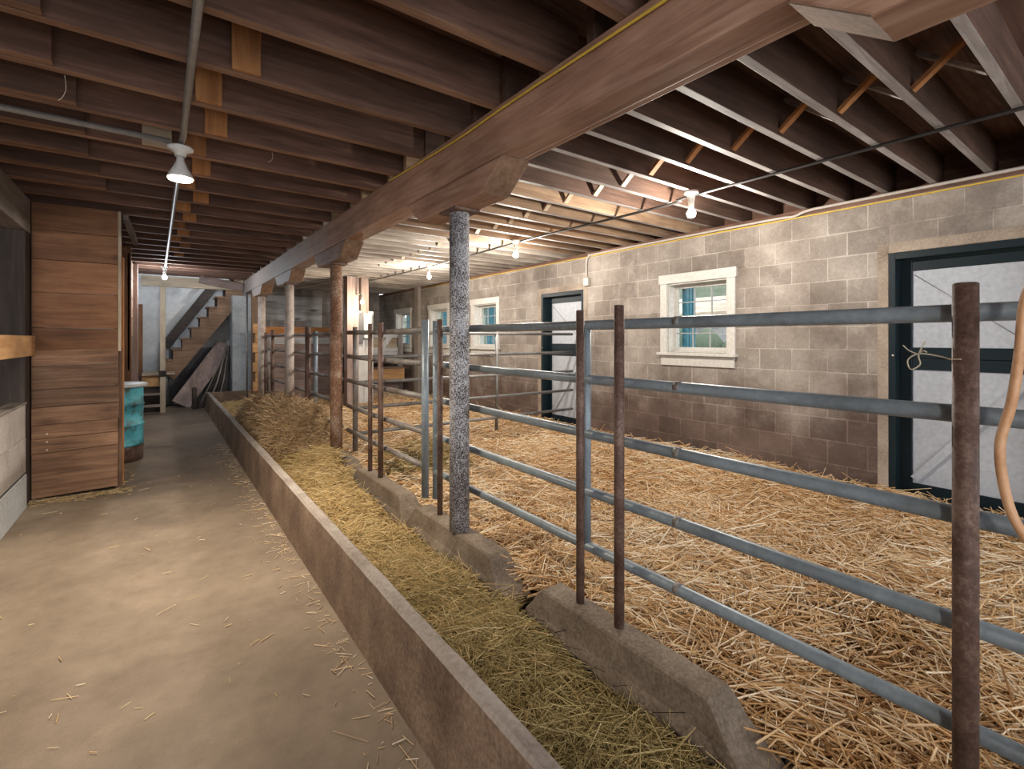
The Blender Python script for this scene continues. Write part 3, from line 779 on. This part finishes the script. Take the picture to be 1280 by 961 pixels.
# ================================================================== TROUGH AND CURB
tr = thing('feed_trough', (0.78, 5.0, 0), 'long low brown concrete feed trough wall beside the aisle', 'trough')
def wavy(x0, x1, y0, y1, z0, z1, step, amp):
    """a cast wall with slightly uneven edges"""
    b = MB(); n = int((y1-y0)/step); vs = []; fs = []
    for i in range(n+1):
        yy = y0 + (y1-y0)*i/n
        j = lambda s: amp*(mnoise.noise(Vector((yy*1.7, s, 0)))) + amp*0.5*mnoise.noise(Vector((yy*7, s, 3)))
        c = 0.012
        prof = [(x0-0.012, z0), (x0+j(1), z1-0.06), (x0+0.004+j(1), z1-c+j(2)), (x0+c+0.004+j(1), z1+j(2)), (x1-c+j(3), z1+j(4)), (x1+j(3), z1-c+j(4)), (x1+0.03, z0)]
        vs += [(a, yy, z) for a, z in prof]
    k = 7
    for i in range(n):
        for q in range(k-1): fs.append((i*k+q, i*k+q+1, (i+1)*k+q+1, (i+1)*k+q))
    fs += [tuple(range(k))[::-1], tuple(n*k+q for q in range(k))]
    b._add(vs, fs, 0, 0.3)
    for i, f in enumerate(b.f[:-2]):
        if i % (k-1) in (2, 3, 4): b.m[i] = 1
    return b
wavy(0.737, 0.804, Y0, 11.24, 0.0, 0.358, 0.12, 0.006).build('front_wall', [TROUGH, RIM], tr)
MB().box(0.815, 1.58, 11.17, 11.24, 0.0, 0.352).build('end_wall', [TROUGH], tr, 0.01)
MB().box(0.835, 1.365, Y0, 11.16, 0.0, 0.012).build('trough_floor', CONC, tr)
BL = [(-0.45, 0.42), (0.90, 1.743), (2.20, 3.12), (3.42, 4.36), (4.70, 5.60), (5.98, 6.85), (7.15, 8.0), (8.35, 9.25), (9.55, 10.4)]
blab = ['concrete curb block under the thick rusty post at the right edge', 'concrete curb block under the pair of thin rusty posts, nearest in view', 'concrete curb block under the speckled column',
        'concrete curb block beyond the speckled column, under two rusty posts', 'concrete curb block under the rust brown column', 'concrete curb block half buried behind the hay heap',
        'concrete curb block under the pale third column', 'concrete curb block beyond the pale third column', 'farthest concrete curb block, by the slim column']
for i, (a, b) in enumerate(BL):
    vs = []; fs = []
    H = 0.225; g = 0.23 if i else 0.2
    st_ = [(a-0.20, 0.06), (a-0.13, 0.095), (a-0.07, 0.15), (a-0.03, 0.20), (a, H), ((2*a+b)/3, H), ((a+2*b)/3, H), (b, H), (b+0.03, 0.20), (b+0.06, 0.15), (b+0.10, 0.105), (b+0.135, 0.075)]
    for yy, h in st_:
        q = h/H
        f0 = 1.395 + 0.05*q; f1 = 1.60 - 0.025*q
        vs += [(1.37, yy, 0.0), (f0-0.012, yy, h*0.5), (f0, yy, h-0.008), (f0+0.010, yy, h), (f1-0.01, yy, h), (f1, yy, h-0.01), (1.63, yy, 0.0)]
    k = 7
    for s in range(len(st_)-1):
        for q in range(k-1): fs.append((s*k+q, s*k+q+1, (s+1)*k+q+1, (s+1)*k+q))
    fs += [tuple(range(k)), tuple((len(st_)-1)*k+q for q in range(k))[::-1]]
    o = MB()._add(vs, fs).build('curb_block', CONC)
    tag(o, blab[i], 'curb', 'concrete curb blocks of the trough')

# ================================================================== FENCE
XR = 1.582
ZS = [1.470, 1.223, 0.974, 0.712, 0.460]
def gate(label, y0, y1, ups, mat, r=0.0215, upr=0.02, x=XR, zs=ZS, upmat=None, clamps=()):
    g = thing('gate_panel', (x, (y0+y1)/2, 0.3), label, 'gate', 'pipe gate panels along the trough')
    for z in zs:
        rl = MB().tube([(x, y0, z), (x, (y0*2+y1)/3, z-0.006), (x, (y0+2*y1)/3, z-0.006), (x, y1, z)], r, 16).build('rail', mat, g)
        for c in clamps:
            MB().tube([(x, c-0.012, z-0.004), (x, c+0.012, z-0.004)], r+0.001, 16).build('weld_band', STEELR, rl)
    for (yy, za, zb, rr) in ups:
        MB().tube([(x, yy, za), (x, yy, zb)], rr, 16).build('upright', upmat or mat, g)
    return g
gate('blue grey pipe gate nearest the camera, crossing the right half of the view', -0.9, 3.08,
     [(1.585, 0.462, 1.47, 0.020), (3.085, 0.27, 1.53, 0.022)], STEEL, 0.022, clamps=(1.10,))
gate('grey pipe gate between the speckled column and the rust brown column', 3.27, 5.06,
     [(3.255, 0.235, 1.545, 0.027)], STEELR, 0.022, upmat=STEEL, clamps=(3.80,))
gate('grey pipe gate between the rust brown column and the pale third column', 5.28, 7.90,
     [(6.36, 0.40, 1.50, 0.026), (7.92, 0.36, 1.56, 0.035)], STEELR, 0.021, upmat=STEEL)
gate('grey pipe gate farthest away, beyond the pale third column', 8.0, 9.62, [(9.63, 0.30, 1.50, 0.022)], STEELR, 0.021)
PST = [(0.284, 0.0240, 1.532, RUST, 'thick rusty steel post at the right edge, with twine tied on it'),
       (1.334, 0.0210, 1.540, RUST, 'rusty post on the near curb block, right one of the pair'),
       (1.560, 0.0185, 1.530, RUST, 'rusty post on the near curb block, left one of the pair, by the gate upright'),
       (2.896, 0.0190, 1.535, RUST, 'rusty post just left of the speckled column'),
       (3.974, 0.0225, 1.545, RUST, 'rusty post beyond the speckled column, right one of the pair'),
       (4.227, 0.0190, 1.540, RUST, 'rusty post beyond the speckled column, left one of the pair'),
       (6.48, 0.0340, 1.56, RUST, 'thick dark rusty post beside the hay heap, right of the pale third column'),
       (8.86, 0.0280, 1.56, RUST, 'dark post left of the pale third column'),
       (9.50, 0.0240, 1.52, RUST, 'thin dark post farthest along the fence')]
for yy, r, zt, mt, lb in PST:
    q = MB().tube([(1.517, yy, 0.226), (1.517, yy, zt-0.003), ], r, 20); q.tube([(1.517, yy, zt-0.003), (1.517, yy, zt)], [r, r*0.82], 20)
    tag(q.build('fence_post', mt), lb, 'post', 'steel posts along the fence')
# --- cross gate from the second column to the right wall
cg = thing('gate_panel', (3.2, 5.10, 0.3), 'galvanised pipe gate crossing the straw pen from the second column', 'gate')
for z in (1.473, 1.21, 0.94, 0.67, 0.40):
    MB().tube([(1.66, 5.10, z), (4.80, 5.10, z)], 0.019, 14).build('rail', STEELD, cg)
MB().tube([(1.67, 5.10, 0.22), (1.67, 5.10, 1.53)], 0.027, 14).build('upright', STEELR, cg)
for xx in (3.48,): MB().tube([(xx, 5.10, 0.24), (xx, 5.10, 1.48)], 0.021, 14).build('upright', STEELD, cg)

# ================================================================== LIGHTS, CONDUIT, CABLES
def lamp_data(kind, name, energy, color, size, parent, loc):
    l = bpy.data.lights.new(name, kind); l.energy = energy; l.color = color; l.shadow_soft_size = size
    o = bpy.data.objects.new(name, l); COL.objects.link(o); o.parent = parent
    o.location = Vector(loc) - parent_world(parent)
    return o
# flood lamp over the aisle
fx, fy = 0.098, 3.49
fl = thing('flood_lamp', (fx, fy, 2.45), 'lit white flood bulb hanging from the conduit over the aisle', 'lamp')
MB().lathe([(0.064,2.545),(0.068,2.54),(0.066,2.528),(0.034,2.518),(0.028,2.49)], (fx,fy,0)).build('lamp_holder', WHITE, fl)
MB().lathe([(0.019,2.49),(0.021,2.462),(0.026,2.452),(0.040,2.420),(0.058,2.388),(0.066,2.366),(0.066,2.360)], (fx,fy,0)).build('reflector', plain('silvered_reflector', (0.62,0.60,0.58), 0.35), fl)
MB().lathe([(0.0655,2.3595),(0.060,2.350),(0.035,2.343),(0.003,2.341)], (fx,fy,0)).build('bulb', BULBW, fl)
sp_ = lamp_data('SPOT', 'lamp_light', FLOOD_W, (1.0, 0.87, 0.68), 0.05, fl, (fx, fy, 2.325))
sp_.data.spot_size = R(150); sp_.data.spot_blend = 1.0
# bulb by the stairs
def bulb(x, y, z, mat, label, w, col, drop=0.0, holder=True):
    t = thing('bare_bulb', (x, y, z), label, 'light bulb', 'bare ceiling bulbs')
    top = JZ - 0.002
    if holder:
        MB().lathe([(0.055, top-z), (0.058, top-0.02-z), (0.03, top-0.035-z), (0.022, z*0+0.052)], (x, y, z)).build('lamp_holder', WHITE, t)
    prof = []
    for k in range(9):
        a = math.pi*k/8
        prof.append((max(0.002, 0.036*math.sin(a)) if k < 7 else max(0.0165, 0.036*math.sin(a)), -0.036*math.cos(a)))
    prof.append((0.0165, 0.05))
    MB().lathe(prof, (x, y, z)).build('bulb', mat, t)
    lamp_data('POINT', 'lamp_light', w, col, 0.04, t, (x, y, z-0.085))
    return t
bulb(0.06, 9.70, 2.41, BULBC, 'bright cool bulb at the end of the conduit by the stairs', FAR_W, (0.84, 0.92, 1.0))
WARM = (1.0, 0.925, 0.82)
XB = 3.48
g_ = bulb(-1.7, -1.6, 2.30, BULBW, 'added fill bulb behind the camera, out of view, brightening the beam', FILL_W, (1.0, 0.92, 0.82))  # no known lamp here: added to light the beam's left face and trough
[c for c in g_.children if c.type == 'LIGHT'][0].data.shadow_soft_size = 0.10
bulb(XB, 2.30, 2.42, BULBW, 'bare lit bulb over the straw pen nearest the camera', BULB_W, WARM)
bulb(XB, 4.69, 2.42, BULBW, 'bare lit bulb over the pen, second from the camera', BULB_W, WARM)
bulb(XB, 7.02, 2.40, BULBW, 'bare lit bulb over the pen, third from the camera', BULB_W, (1.0, 0.92, 0.82))
bulb(3.03, 8.86, 2.09, BULBY, 'amber bulb in a small cage in front of the thick pale post', 20, (1.0, 0.84, 0.62), holder=False)
cg2 = [o for o in COL.objects if o.get('label', '').startswith('amber bulb')][0]
MB().tube([(3.03, 8.86, 2.14), (3.03, 8.86, 2.20), (3.03, 8.98, 2.25), (3.03, 9.203, 2.26)], 0.016, 10).build('lamp_holder', WHITE, cg2)
tag(MB().tube([(0.112, Y0, 2.578), (0.108, 3.40, 2.578), (0.10, 3.49, 2.565), (0.108, 3.60, 2.578), (0.07, 9.62, 2.578)], 0.0165, 12).build('conduit_pipe', CONDUIT), 'grey conduit running along the aisle ceiling to the stairs', 'conduit')
tag(MB().tube([(-4.5, 3.40, 2.572), (0.05, 3.47, 2.562)], 0.0165, 12).build('conduit_pipe', CONDUIT), 'grey conduit branching left from the flood lamp', 'conduit')
tag(MB().tube([(-4.5, 3.66, 2.575), (-0.93, 3.68, 2.575), (-0.90, 3.68, 2.56), (-0.90, 3.68, 2.54)], 0.014, 12).build('conduit_stub', PIPEW), 'short pale pipe stub below the left conduit', 'pipe')
bk = [(XB+0.09, -1.0, 2.575), (XB+0.05, 2.2, 2.58), (XB+0.10, 2.6, 2.572), (XB+0.03, 4.6, 2.58), (XB+0.05, 6.9, 2.578), (3.42, 9.0, 2.572), (3.30, 9.25, 2.55)]
tag(MB().tube(wrap_rope(bk, 6), 0.012, 8).build('black_cable', CABLEK), 'dark cable linking the bulbs over the straw pen', 'cable')
yc_ = [(1.388, -0.5, 2.545), (1.388, 0.9, 2.552), (1.388, 1.9, 2.562), (1.388, 2.4, 2.555), (1.388, 3.05, 2.572), (1.388, 3.40, 2.585), (1.385, 3.46, 2.592)]
tag(MB().tube(wrap_rope(yc_, 6), 0.0062, 8).build('yellow_cable', CABLEY), 'yellow cable stapled along the left face of the centre beam', 'cable')
yw = [(WX-0.012, -1, 2.535), (WX-0.012, 1.5, 2.53), (WX-0.012, 2.6, 2.535), (WX-0.012, 5.0, 2.545), (WX-0.012, 9.9, 2.55)]
tag(MB().tube(wrap_rope(yw, 4), 0.007, 8).build('yellow_cable', CABLEY), 'yellow cable along the top of the block wall', 'cable')
wc = [(WX-0.03, -1, 2.575), (WX-0.03, 1.55, 2.578), (WX-0.03, 1.95, 2.575), (WX-0.03, 2.10, 2.545), (WX-0.03, 2.4, 2.556), (WX-0.03, 4.55, 2.56), (WX-0.025, 4.72, 2.555), (WX-0.02, 4.80, 2.49), (WX-0.02, 4.80, 2.25)]
tag(MB().tube(wrap_rope(wc, 6), 0.0125, 10).build('conduit_pipe', PIPEW), 'pale conduit along the wall top, turning down beside the far door', 'conduit')
jb = thing('junction_box', (WX-0.02, 4.79, 2.18), 'small pale switch box beside the top of the far door', 'switch box')
MB().box(WX-0.052, WX-0.002, 4.74, 4.84, 2.14, 2.25).build('box_body', PIPEW, jb, 0.006)
MB().box(WX-0.057, WX-0.0521, 4.75, 4.83, 2.15, 2.24).build('cover_plate', plain('cover_plate', (0.5, 0.48, 0.45), 0.4, 0.3), jb, 0.003)

# --- hose and twine
hp = [(1.388, 0.10, 2.42), (1.385, 0.10, 2.1), (1.39, 0.115, 1.75), (1.425, 0.15, 1.58), (1.45, 0.180, 1.48), (1.45, 0.187, 1.38), (1.45, 0.199, 1.27), (1.45, 0.217, 1.17), (1.45, 0.206, 1.06), (1.45, 0.180, 0.99), (1.43, 0.13, 0.93), (1.39, 0.05, 0.90), (1.37, -0.1, 0.96), (1.37, -0.2, 1.3)]
tag(MB().tube(wrap_rope(hp, 8), 0.0092, 12).build('rubber_hose', HOSE), 'tan rubber hose hanging in a curve at the right edge', 'hose')
tw = MB()
tw.tube(wrap_rope([(1.53, 0.312, 1.352), (1.535, 0.34, 1.36), (1.525, 0.372, 1.364), (1.52, 0.392, 1.348), (1.515, 0.385, 1.325), (1.52, 0.368, 1.338), (1.525, 0.372, 1.362), (1.53, 0.36, 1.395)], 8), 0.0016, 6)
tw.tube(wrap_rope([(1.525, 0.372, 1.362), (1.52, 0.39, 1.372), (1.52, 0.402, 1.385)], 6), 0.0014, 6)
tw.tube(wrap_rope([(1.525, 0.372, 1.362), (1.51, 0.36, 1.372), (1.51, 0.352, 1.368)], 6), 0.0014, 6)
tw.tube(wrap_rope([(1.491, 0.287, 1.354), (1.507, 0.312, 1.353), (1.53, 0.312, 1.352)], 6), 0.0016, 6)
tag(tw.build('twine_knot', TWINE), 'knotted pale twine tied to the thick rusty post', 'twine')
for k, (x, yv, dz) in enumerate([(-0.35, 2.97, 0.12), (0.58, 3.40, 0.07)]):
    tag(MB().tube(wrap_rope([(x, yv, JZ), (x+0.004, yv, JZ-dz*0.5), (x-0.008, yv, JZ-dz*0.85), (x-0.022, yv, JZ-dz)], 6), 0.0016, 6).build('hanging_string', TWINE),
        ('pale string hanging from the lapped joists at the left', 'tiny string hanging right of the flood lamp')[k], 'string')

# ================================================================== STRAW AND HAY
def ground(x, y):
    """height of the straw in the pen"""
    g = 0.105 + 0.022*np.sin(1.9*x+0.7*y)*np.cos(1.3*y-0.4) + 0.014*np.sin(5.1*x+1.3)*np.sin(4.3*y+0.5*x) + 0.008*np.sin(13*x+2*y)*np.cos(11*y-3*x)
    patch = np.exp(-(((x-2.20)/0.36)**2 + ((y-0.72)/0.15)**2)) * (0.8+0.35*np.sin(9*x+4*y)*np.sin(7*x-11*y))
    g = g - 0.15*np.clip(patch, 0, 1)
    g = g + 0.03*np.clip((x-4.2)/0.6, 0, 1) - 0.035*np.exp(-((x-1.62)/0.12)**2)
    heap = np.exp(-(((x-2.15)/0.32)**2 + ((y-4.45)/0.42)**2))
    return g + 0.20*heap, patch
def grid_obj(name, x0, x1, y0, y1, step, fn, mat):
    xs = np.arange(x0, x1+1e-6, step); ys = np.arange(y0, y1+1e-6, step)
    X, Y = np.meshgrid(xs, ys); Z = fn(X, Y)
    nx, ny = len(xs), len(ys)
    v = np.stack([X, Y, Z], -1).reshape(-1, 3)
    i = np.arange(ny-1)[:, None]*nx + np.arange(nx-1)[None]
    q = np.stack([i, i+1, i+nx+1, i+nx], -1).reshape(-1, 4)
    # skirt to the floor
    me = raw_mesh(name, v, q, np.full(len(q), 0.5), [mat])
    return me
def raw_mesh(name, v, q, rnd, mats, mi=None, smooth=True):
    me = bpy.data.meshes.new(name)
    me.vertices.add(len(v)); me.vertices.foreach_set('co', v.astype(np.float32).ravel())
    me.loops.add(q.size); me.loops.foreach_set('vertex_index', q.astype(np.int32).ravel())
    me.polygons.add(len(q)); me.polygons.foreach_set('loop_start', np.arange(0, q.size, 4, dtype=np.int32))
    for m in mats: me.materials.append(m)
    if mi is not None: me.polygons.foreach_set('material_index', mi.astype(np.int32))
    me.polygons.foreach_set('use_smooth', np.full(len(q), smooth))
    me.update(calc_edges=True)
    a = me.attributes.new('rnd', 'FLOAT', 'FACE'); a.data.foreach_set('value', rnd.astype(np.float32))
    me.validate()
    return me
def stalks(c, yaw, pitch, L, w, sag):
    """bent three sided stalks: 3 stations x 3 vertices"""
    n = len(c)
    d = np.stack([np.cos(yaw)*np.cos(pitch), np.sin(yaw)*np.cos(pitch), np.sin(pitch)], -1)
    s = np.stack([-np.sin(yaw), np.cos(yaw), np.zeros(n)], -1)
    u = np.cross(s, d) * -1
    u = np.cross(d, s)
    st = []
    for t in (-0.5, 0.02, 0.5):
        p = c + d*(L*t)[:, None]
        p[:, 2] -= sag*(4*t*t)
        for (a, b) in ((-0.5, -0.3), (0.5, -0.3), (0.0, 0.55)):
            st.append(p + s*(w*a)[:, None] + u*(w*b)[:, None])
    v = np.stack(st, 1)                       # n,9,3
    base = (np.arange(n)*9)[:, None, None]
    f = []
    for k in (0, 3):
        for j in range(3):
            f.append([k+j, k+(j+1) % 3, k+3+(j+1) % 3, k+3+j])
    q = base + np.array(f)[None]
    return v.reshape(-1, 3), q.reshape(-1, 4)

# --- straw bedding in the pen
def straw():
    xs = []; ys = []
    def scatter(n, x0, x1, y0, y1):
        xs.append(rng.uniform(x0, x1, n)); ys.append(rng.uniform(y0, y1, n))
    scatter(17000, 1.60, 3.4, -0.15, 2.2)
    scatter(9000, 3.2, 4.79, 0.3, 2.6)
    scatter(15000, 1.60, 4.79, 2.0, 4.6)
    scatter(11000, 1.62, 4.79, 4.4, 7.6)
    scatter(6000, 1.62, 4.79, 7.4, 11.0)
    x = np.concatenate(xs); y = np.concatenate(ys)
    g, patch = ground(x, y)
    keep = rng.random(len(x)) > 1.0*patch
    x, y, g = x[keep], y[keep], g[keep]
    n = len(x)
    clump = np.sin(2.3*x+1.1*y)+np.sin(3.1*y-1.7*x)
    yaw = rng.uniform(0, 2*np.pi, n)*0.75 + clump*1.3
    pitch = np.clip(rng.normal(0, 0.14, n) + (rng.random(n) < 0.10)*rng.normal(0.15, 0.22, n), -0.45, 0.6)
    L = np.clip(rng.lognormal(-1.95, 0.5, n), 0.04, 0.42)
    w = rng.uniform(0.0034, 0.0074, n)*np.where(y > 4.5, 1.35, 1.0)
    lift = rng.random(n)**1.6*0.045
    g = np.maximum(g, 0.004)
    c = np.stack([x, y, g + 0.006 + lift + np.abs(np.sin(pitch))*L*0.30], -1)
    v, q = stalks(c, yaw, pitch, L, w, rng.uniform(-0.004, 0.012, n))
    v[:, 0] = np.minimum(v[:, 0], WX-0.003)
    # keep stalks on the pen's side of the curb, except where they spill through its gaps
    sp_gap = np.zeros(len(v), bool)
    for (a, b), (a2, b2) in zip(BL, BL[1:]): sp_gap |= (v[:, 1] > b+0.02) & (v[:, 1] < a2-0.02)
    v[:, 0] = np.where(sp_gap, np.maximum(v[:, 0], 1.50), np.maximum(v[:, 0], 1.585))
    tone = np.clip(rng.beta(1.7, 1.7, n)*0.95 + lift*4 + 0.06*clump, 0, 1)
    me = raw_mesh('straw_bedding', v, q, np.repeat(tone, 6), [STRAWM])
    return me
st_me = straw()
sb_ = bpy.data.objects.new('straw_bedding', st_me); COL.objects.link(sb_)
tag(sb_, 'golden loose straw bedding spread over the pen floor', 'straw'); sb_['kind'] = 'stuff'
gm = grid_obj('straw_mat', 1.64, WX, Y0, 11.0, 0.05, lambda X, Y: ground(X, Y)[0], STRAWBASE)
go = bpy.data.objects.new('straw_mat', gm); COL.objects.link(go); go.parent = sb_

# --- hay in the trough
def hay_h(x, y):
    h = 0.055 + 0.02*np.sin(3.1*y+x)*np.cos(5*x) + 0.015*np.sin(9*y+4*x) + 0.03*np.exp(-((x-1.05)/0.16)**2)
    h = h + 0.085*np.clip((y-3.6)/1.2, 0, 1)*np.exp(-((x-1.28)/0.3)**2) + 0.15*np.exp(-((x-1.36)/0.17)**2-((y-5.0)/0.42)**2)
    edge = lambda a, b, s, q: 1/(1+np.exp(-(q-a)/s)) * 1/(1+np.exp((q-b)/s))
    m = edge(5.55, 7.75, 0.06, y + 0.10*np.sin(7*x)) * edge(0.88, 1.62, 0.045, x + 0.03*np.sin(5*y))
    h = h + m*(0.40 + 0.045*np.sin(4*y+2*x) + 0.03*np.sin(11*x+3*y))
    return h, m
def hay():
    xs = [rng.uniform(0.82, 1.43, 23000), rng.uniform(0.82, 1.43, 12000), rng.uniform(0.84, 1.60, 20000), rng.uniform(0.84, 1.5, 3000)]
    ys = [rng.uniform(0.25, 3.2, 23000), rng.uniform(3.0, 5.7, 12000), rng.uniform(5.4, 7.9, 20000), rng.uniform(7.6, 11.0, 3000)]
    x = np.concatenate(xs); y = np.concatenate(ys); n = len(x)
    h, m = hay_h(x, y)
    yaw = rng.uniform(0, 2*np.pi, n)
    pitch = np.clip(rng.normal(0.05, 0.2, n), -0.5, 0.6) + np.where(m > 0.3, rng.normal(0, 0.25, n), 0)
    L = np.clip(rng.lognormal(-2.25, 0.55, n), 0.03, 0.30)
    w = rng.uniform(0.0014, 0.0032, n)*np.where(y > 3.0, 1.5, 1.0)*np.where(y > 5.3, 1.35, 1.0)
    c = np.stack([x, y, h + 0.004 + rng.random(n)**2*0.03 + np.abs(np.sin(pitch))*L*0.25], -1)
    v, q = stalks(c, yaw, pitch, L, w, rng.uniform(-0.01, 0.02, n))
    v[:, 0] = np.maximum(v[:, 0], 0.838)
    lim = np.where(v[:, 2] < 0.235, 1.385, 1.62)
    inb = np.zeros(len(v), bool)
    for a, b in BL: inb |= (v[:, 1] > a-0.16) & (v[:, 1] < b+0.1)
    v[:, 0] = np.where(inb, np.minimum(v[:, 0], lim), np.minimum(v[:, 0], 1.55))
    v[:, 2] = np.maximum(v[:, 2], 0.014)
    pg = np.clip(1.15 - 0.36*(y-0.6), 0.05, 0.92)
    u = rng.random(n)
    mi = np.where(u < pg, 0, 1)
    mi = np.where(m > 0.15, np.where(u < 0.85, 2, 1), mi)
    return raw_mesh('trough_hay', v, q, np.repeat(np.clip(rng.beta(2, 2, n), 0, 1), 6), [HAYGREEN, HAYGOLD, HAYBROWN], np.repeat(mi, 6))
hm = hay()
ho = bpy.data.objects.new('trough_hay', hm); COL.objects.link(ho)
tag(ho, 'olive and golden hay lying along the trough, heaped up brown at the far end', 'hay'); ho['kind'] = 'stuff'
hb = grid_obj('hay_mat', 0.84, 1.40, 0.0, 11.1, 0.04, lambda X, Y: hay_h(X, Y)[0]-0.004, HAYBASE)
hbo = bpy.data.objects.new('hay_mat', hb); COL.objects.link(hbo); hbo.parent = ho

# --- green hay heap in the pen behind the fence
def heap():
    n = 5000
    a = rng.uniform(0, 2*np.pi, n); r = np.sqrt(rng.random(n))
    x = np.clip(2.15 + 0.42*r*np.cos(a), 1.66, 4); y = 4.45 + 0.55*r*np.sin(a)
    g, _ = ground(x, y)
    yaw = rng.uniform(0, 2*np.pi, n); pitch = rng.normal(0, 0.3, n)
    L = np.clip(rng.lognormal(-2.1, 0.5, n), 0.04, 0.3); w = rng.uniform(0.0025, 0.005, n)
    c = np.stack([x, y, g+0.012+rng.random(n)*0.05], -1)
    v, q = stalks(c, yaw, pitch, L, w, rng.uniform(-0.01, 0.03, n))
    v[:, 0] = np.maximum(v[:, 0], 1.63)
    return raw_mesh('hay_heap', v, q, np.repeat(np.clip(rng.beta(1.5, 2.4, n), 0, 1), 6), [HAYGREEN])
o = bpy.data.objects.new('hay_heap', heap()); COL.objects.link(o)
tag(o, 'dark green hay heap in the pen just behind the far gate', 'hay'); o['kind'] = 'stuff'

# --- straw litter on the aisle floor
def litter(name, label, n, fx_, fy_, L0, wr, mats):
    x, y = fx_(n), fy_(n)
    yaw = rng.uniform(0, 2*np.pi, n); L = np.clip(rng.lognormal(L0, 0.6, n), 0.008, 0.16); w = rng.uniform(*wr, n)
    c = np.stack([x, y, 0.0035+rng.random(n)*0.004], -1)
    v, q = stalks(c, yaw, rng.normal(0, 0.03, n), L, w, np.zeros(n))
    v[:, 2] = np.maximum(v[:, 2], 0.0008)
    v[:, 0] = np.minimum(v[:, 0], 0.72)
    mi = rng.integers(0, len(mats), n)
    o = bpy.data.objects.new(name, raw_mesh(name, v, q, np.repeat(rng.random(n)*0.5+0.5, 6), mats, np.repeat(mi, 6))); COL.objects.link(o)
    tag(o, label, 'straw'); o['kind'] = 'stuff'
litter('floor_litter', 'scattered straw bits on the aisle floor along the trough', 420,
       lambda n: 0.71-np.abs(rng.normal(0, 0.085, n)), lambda n: rng.uniform(0.8, 7.5, n), -3.3, (0.0015, 0.0038), [STRAWM, HAYBROWN])
litter('floor_litter', 'sparse straw bits in the middle of the aisle floor', 90,
       lambda n: rng.uniform(-0.85, 0.65, n), lambda n: rng.uniform(1.0, 6, n), -3.4, (0.0018, 0.004), [STRAWM, HAYGOLD])
litter('floor_litter', 'hay chaff swept against the foot of the plank box', 420,
       lambda n: rng.uniform(-0.95, -0.22, n), lambda n: np.where(rng.random(n) < 0.75, 5.80-np.abs(rng.normal(0, 0.09, n)), rng.uniform(5.6, 6.6, n)), -3.3, (0.002, 0.0045), [HAYGREEN, HAYBROWN])
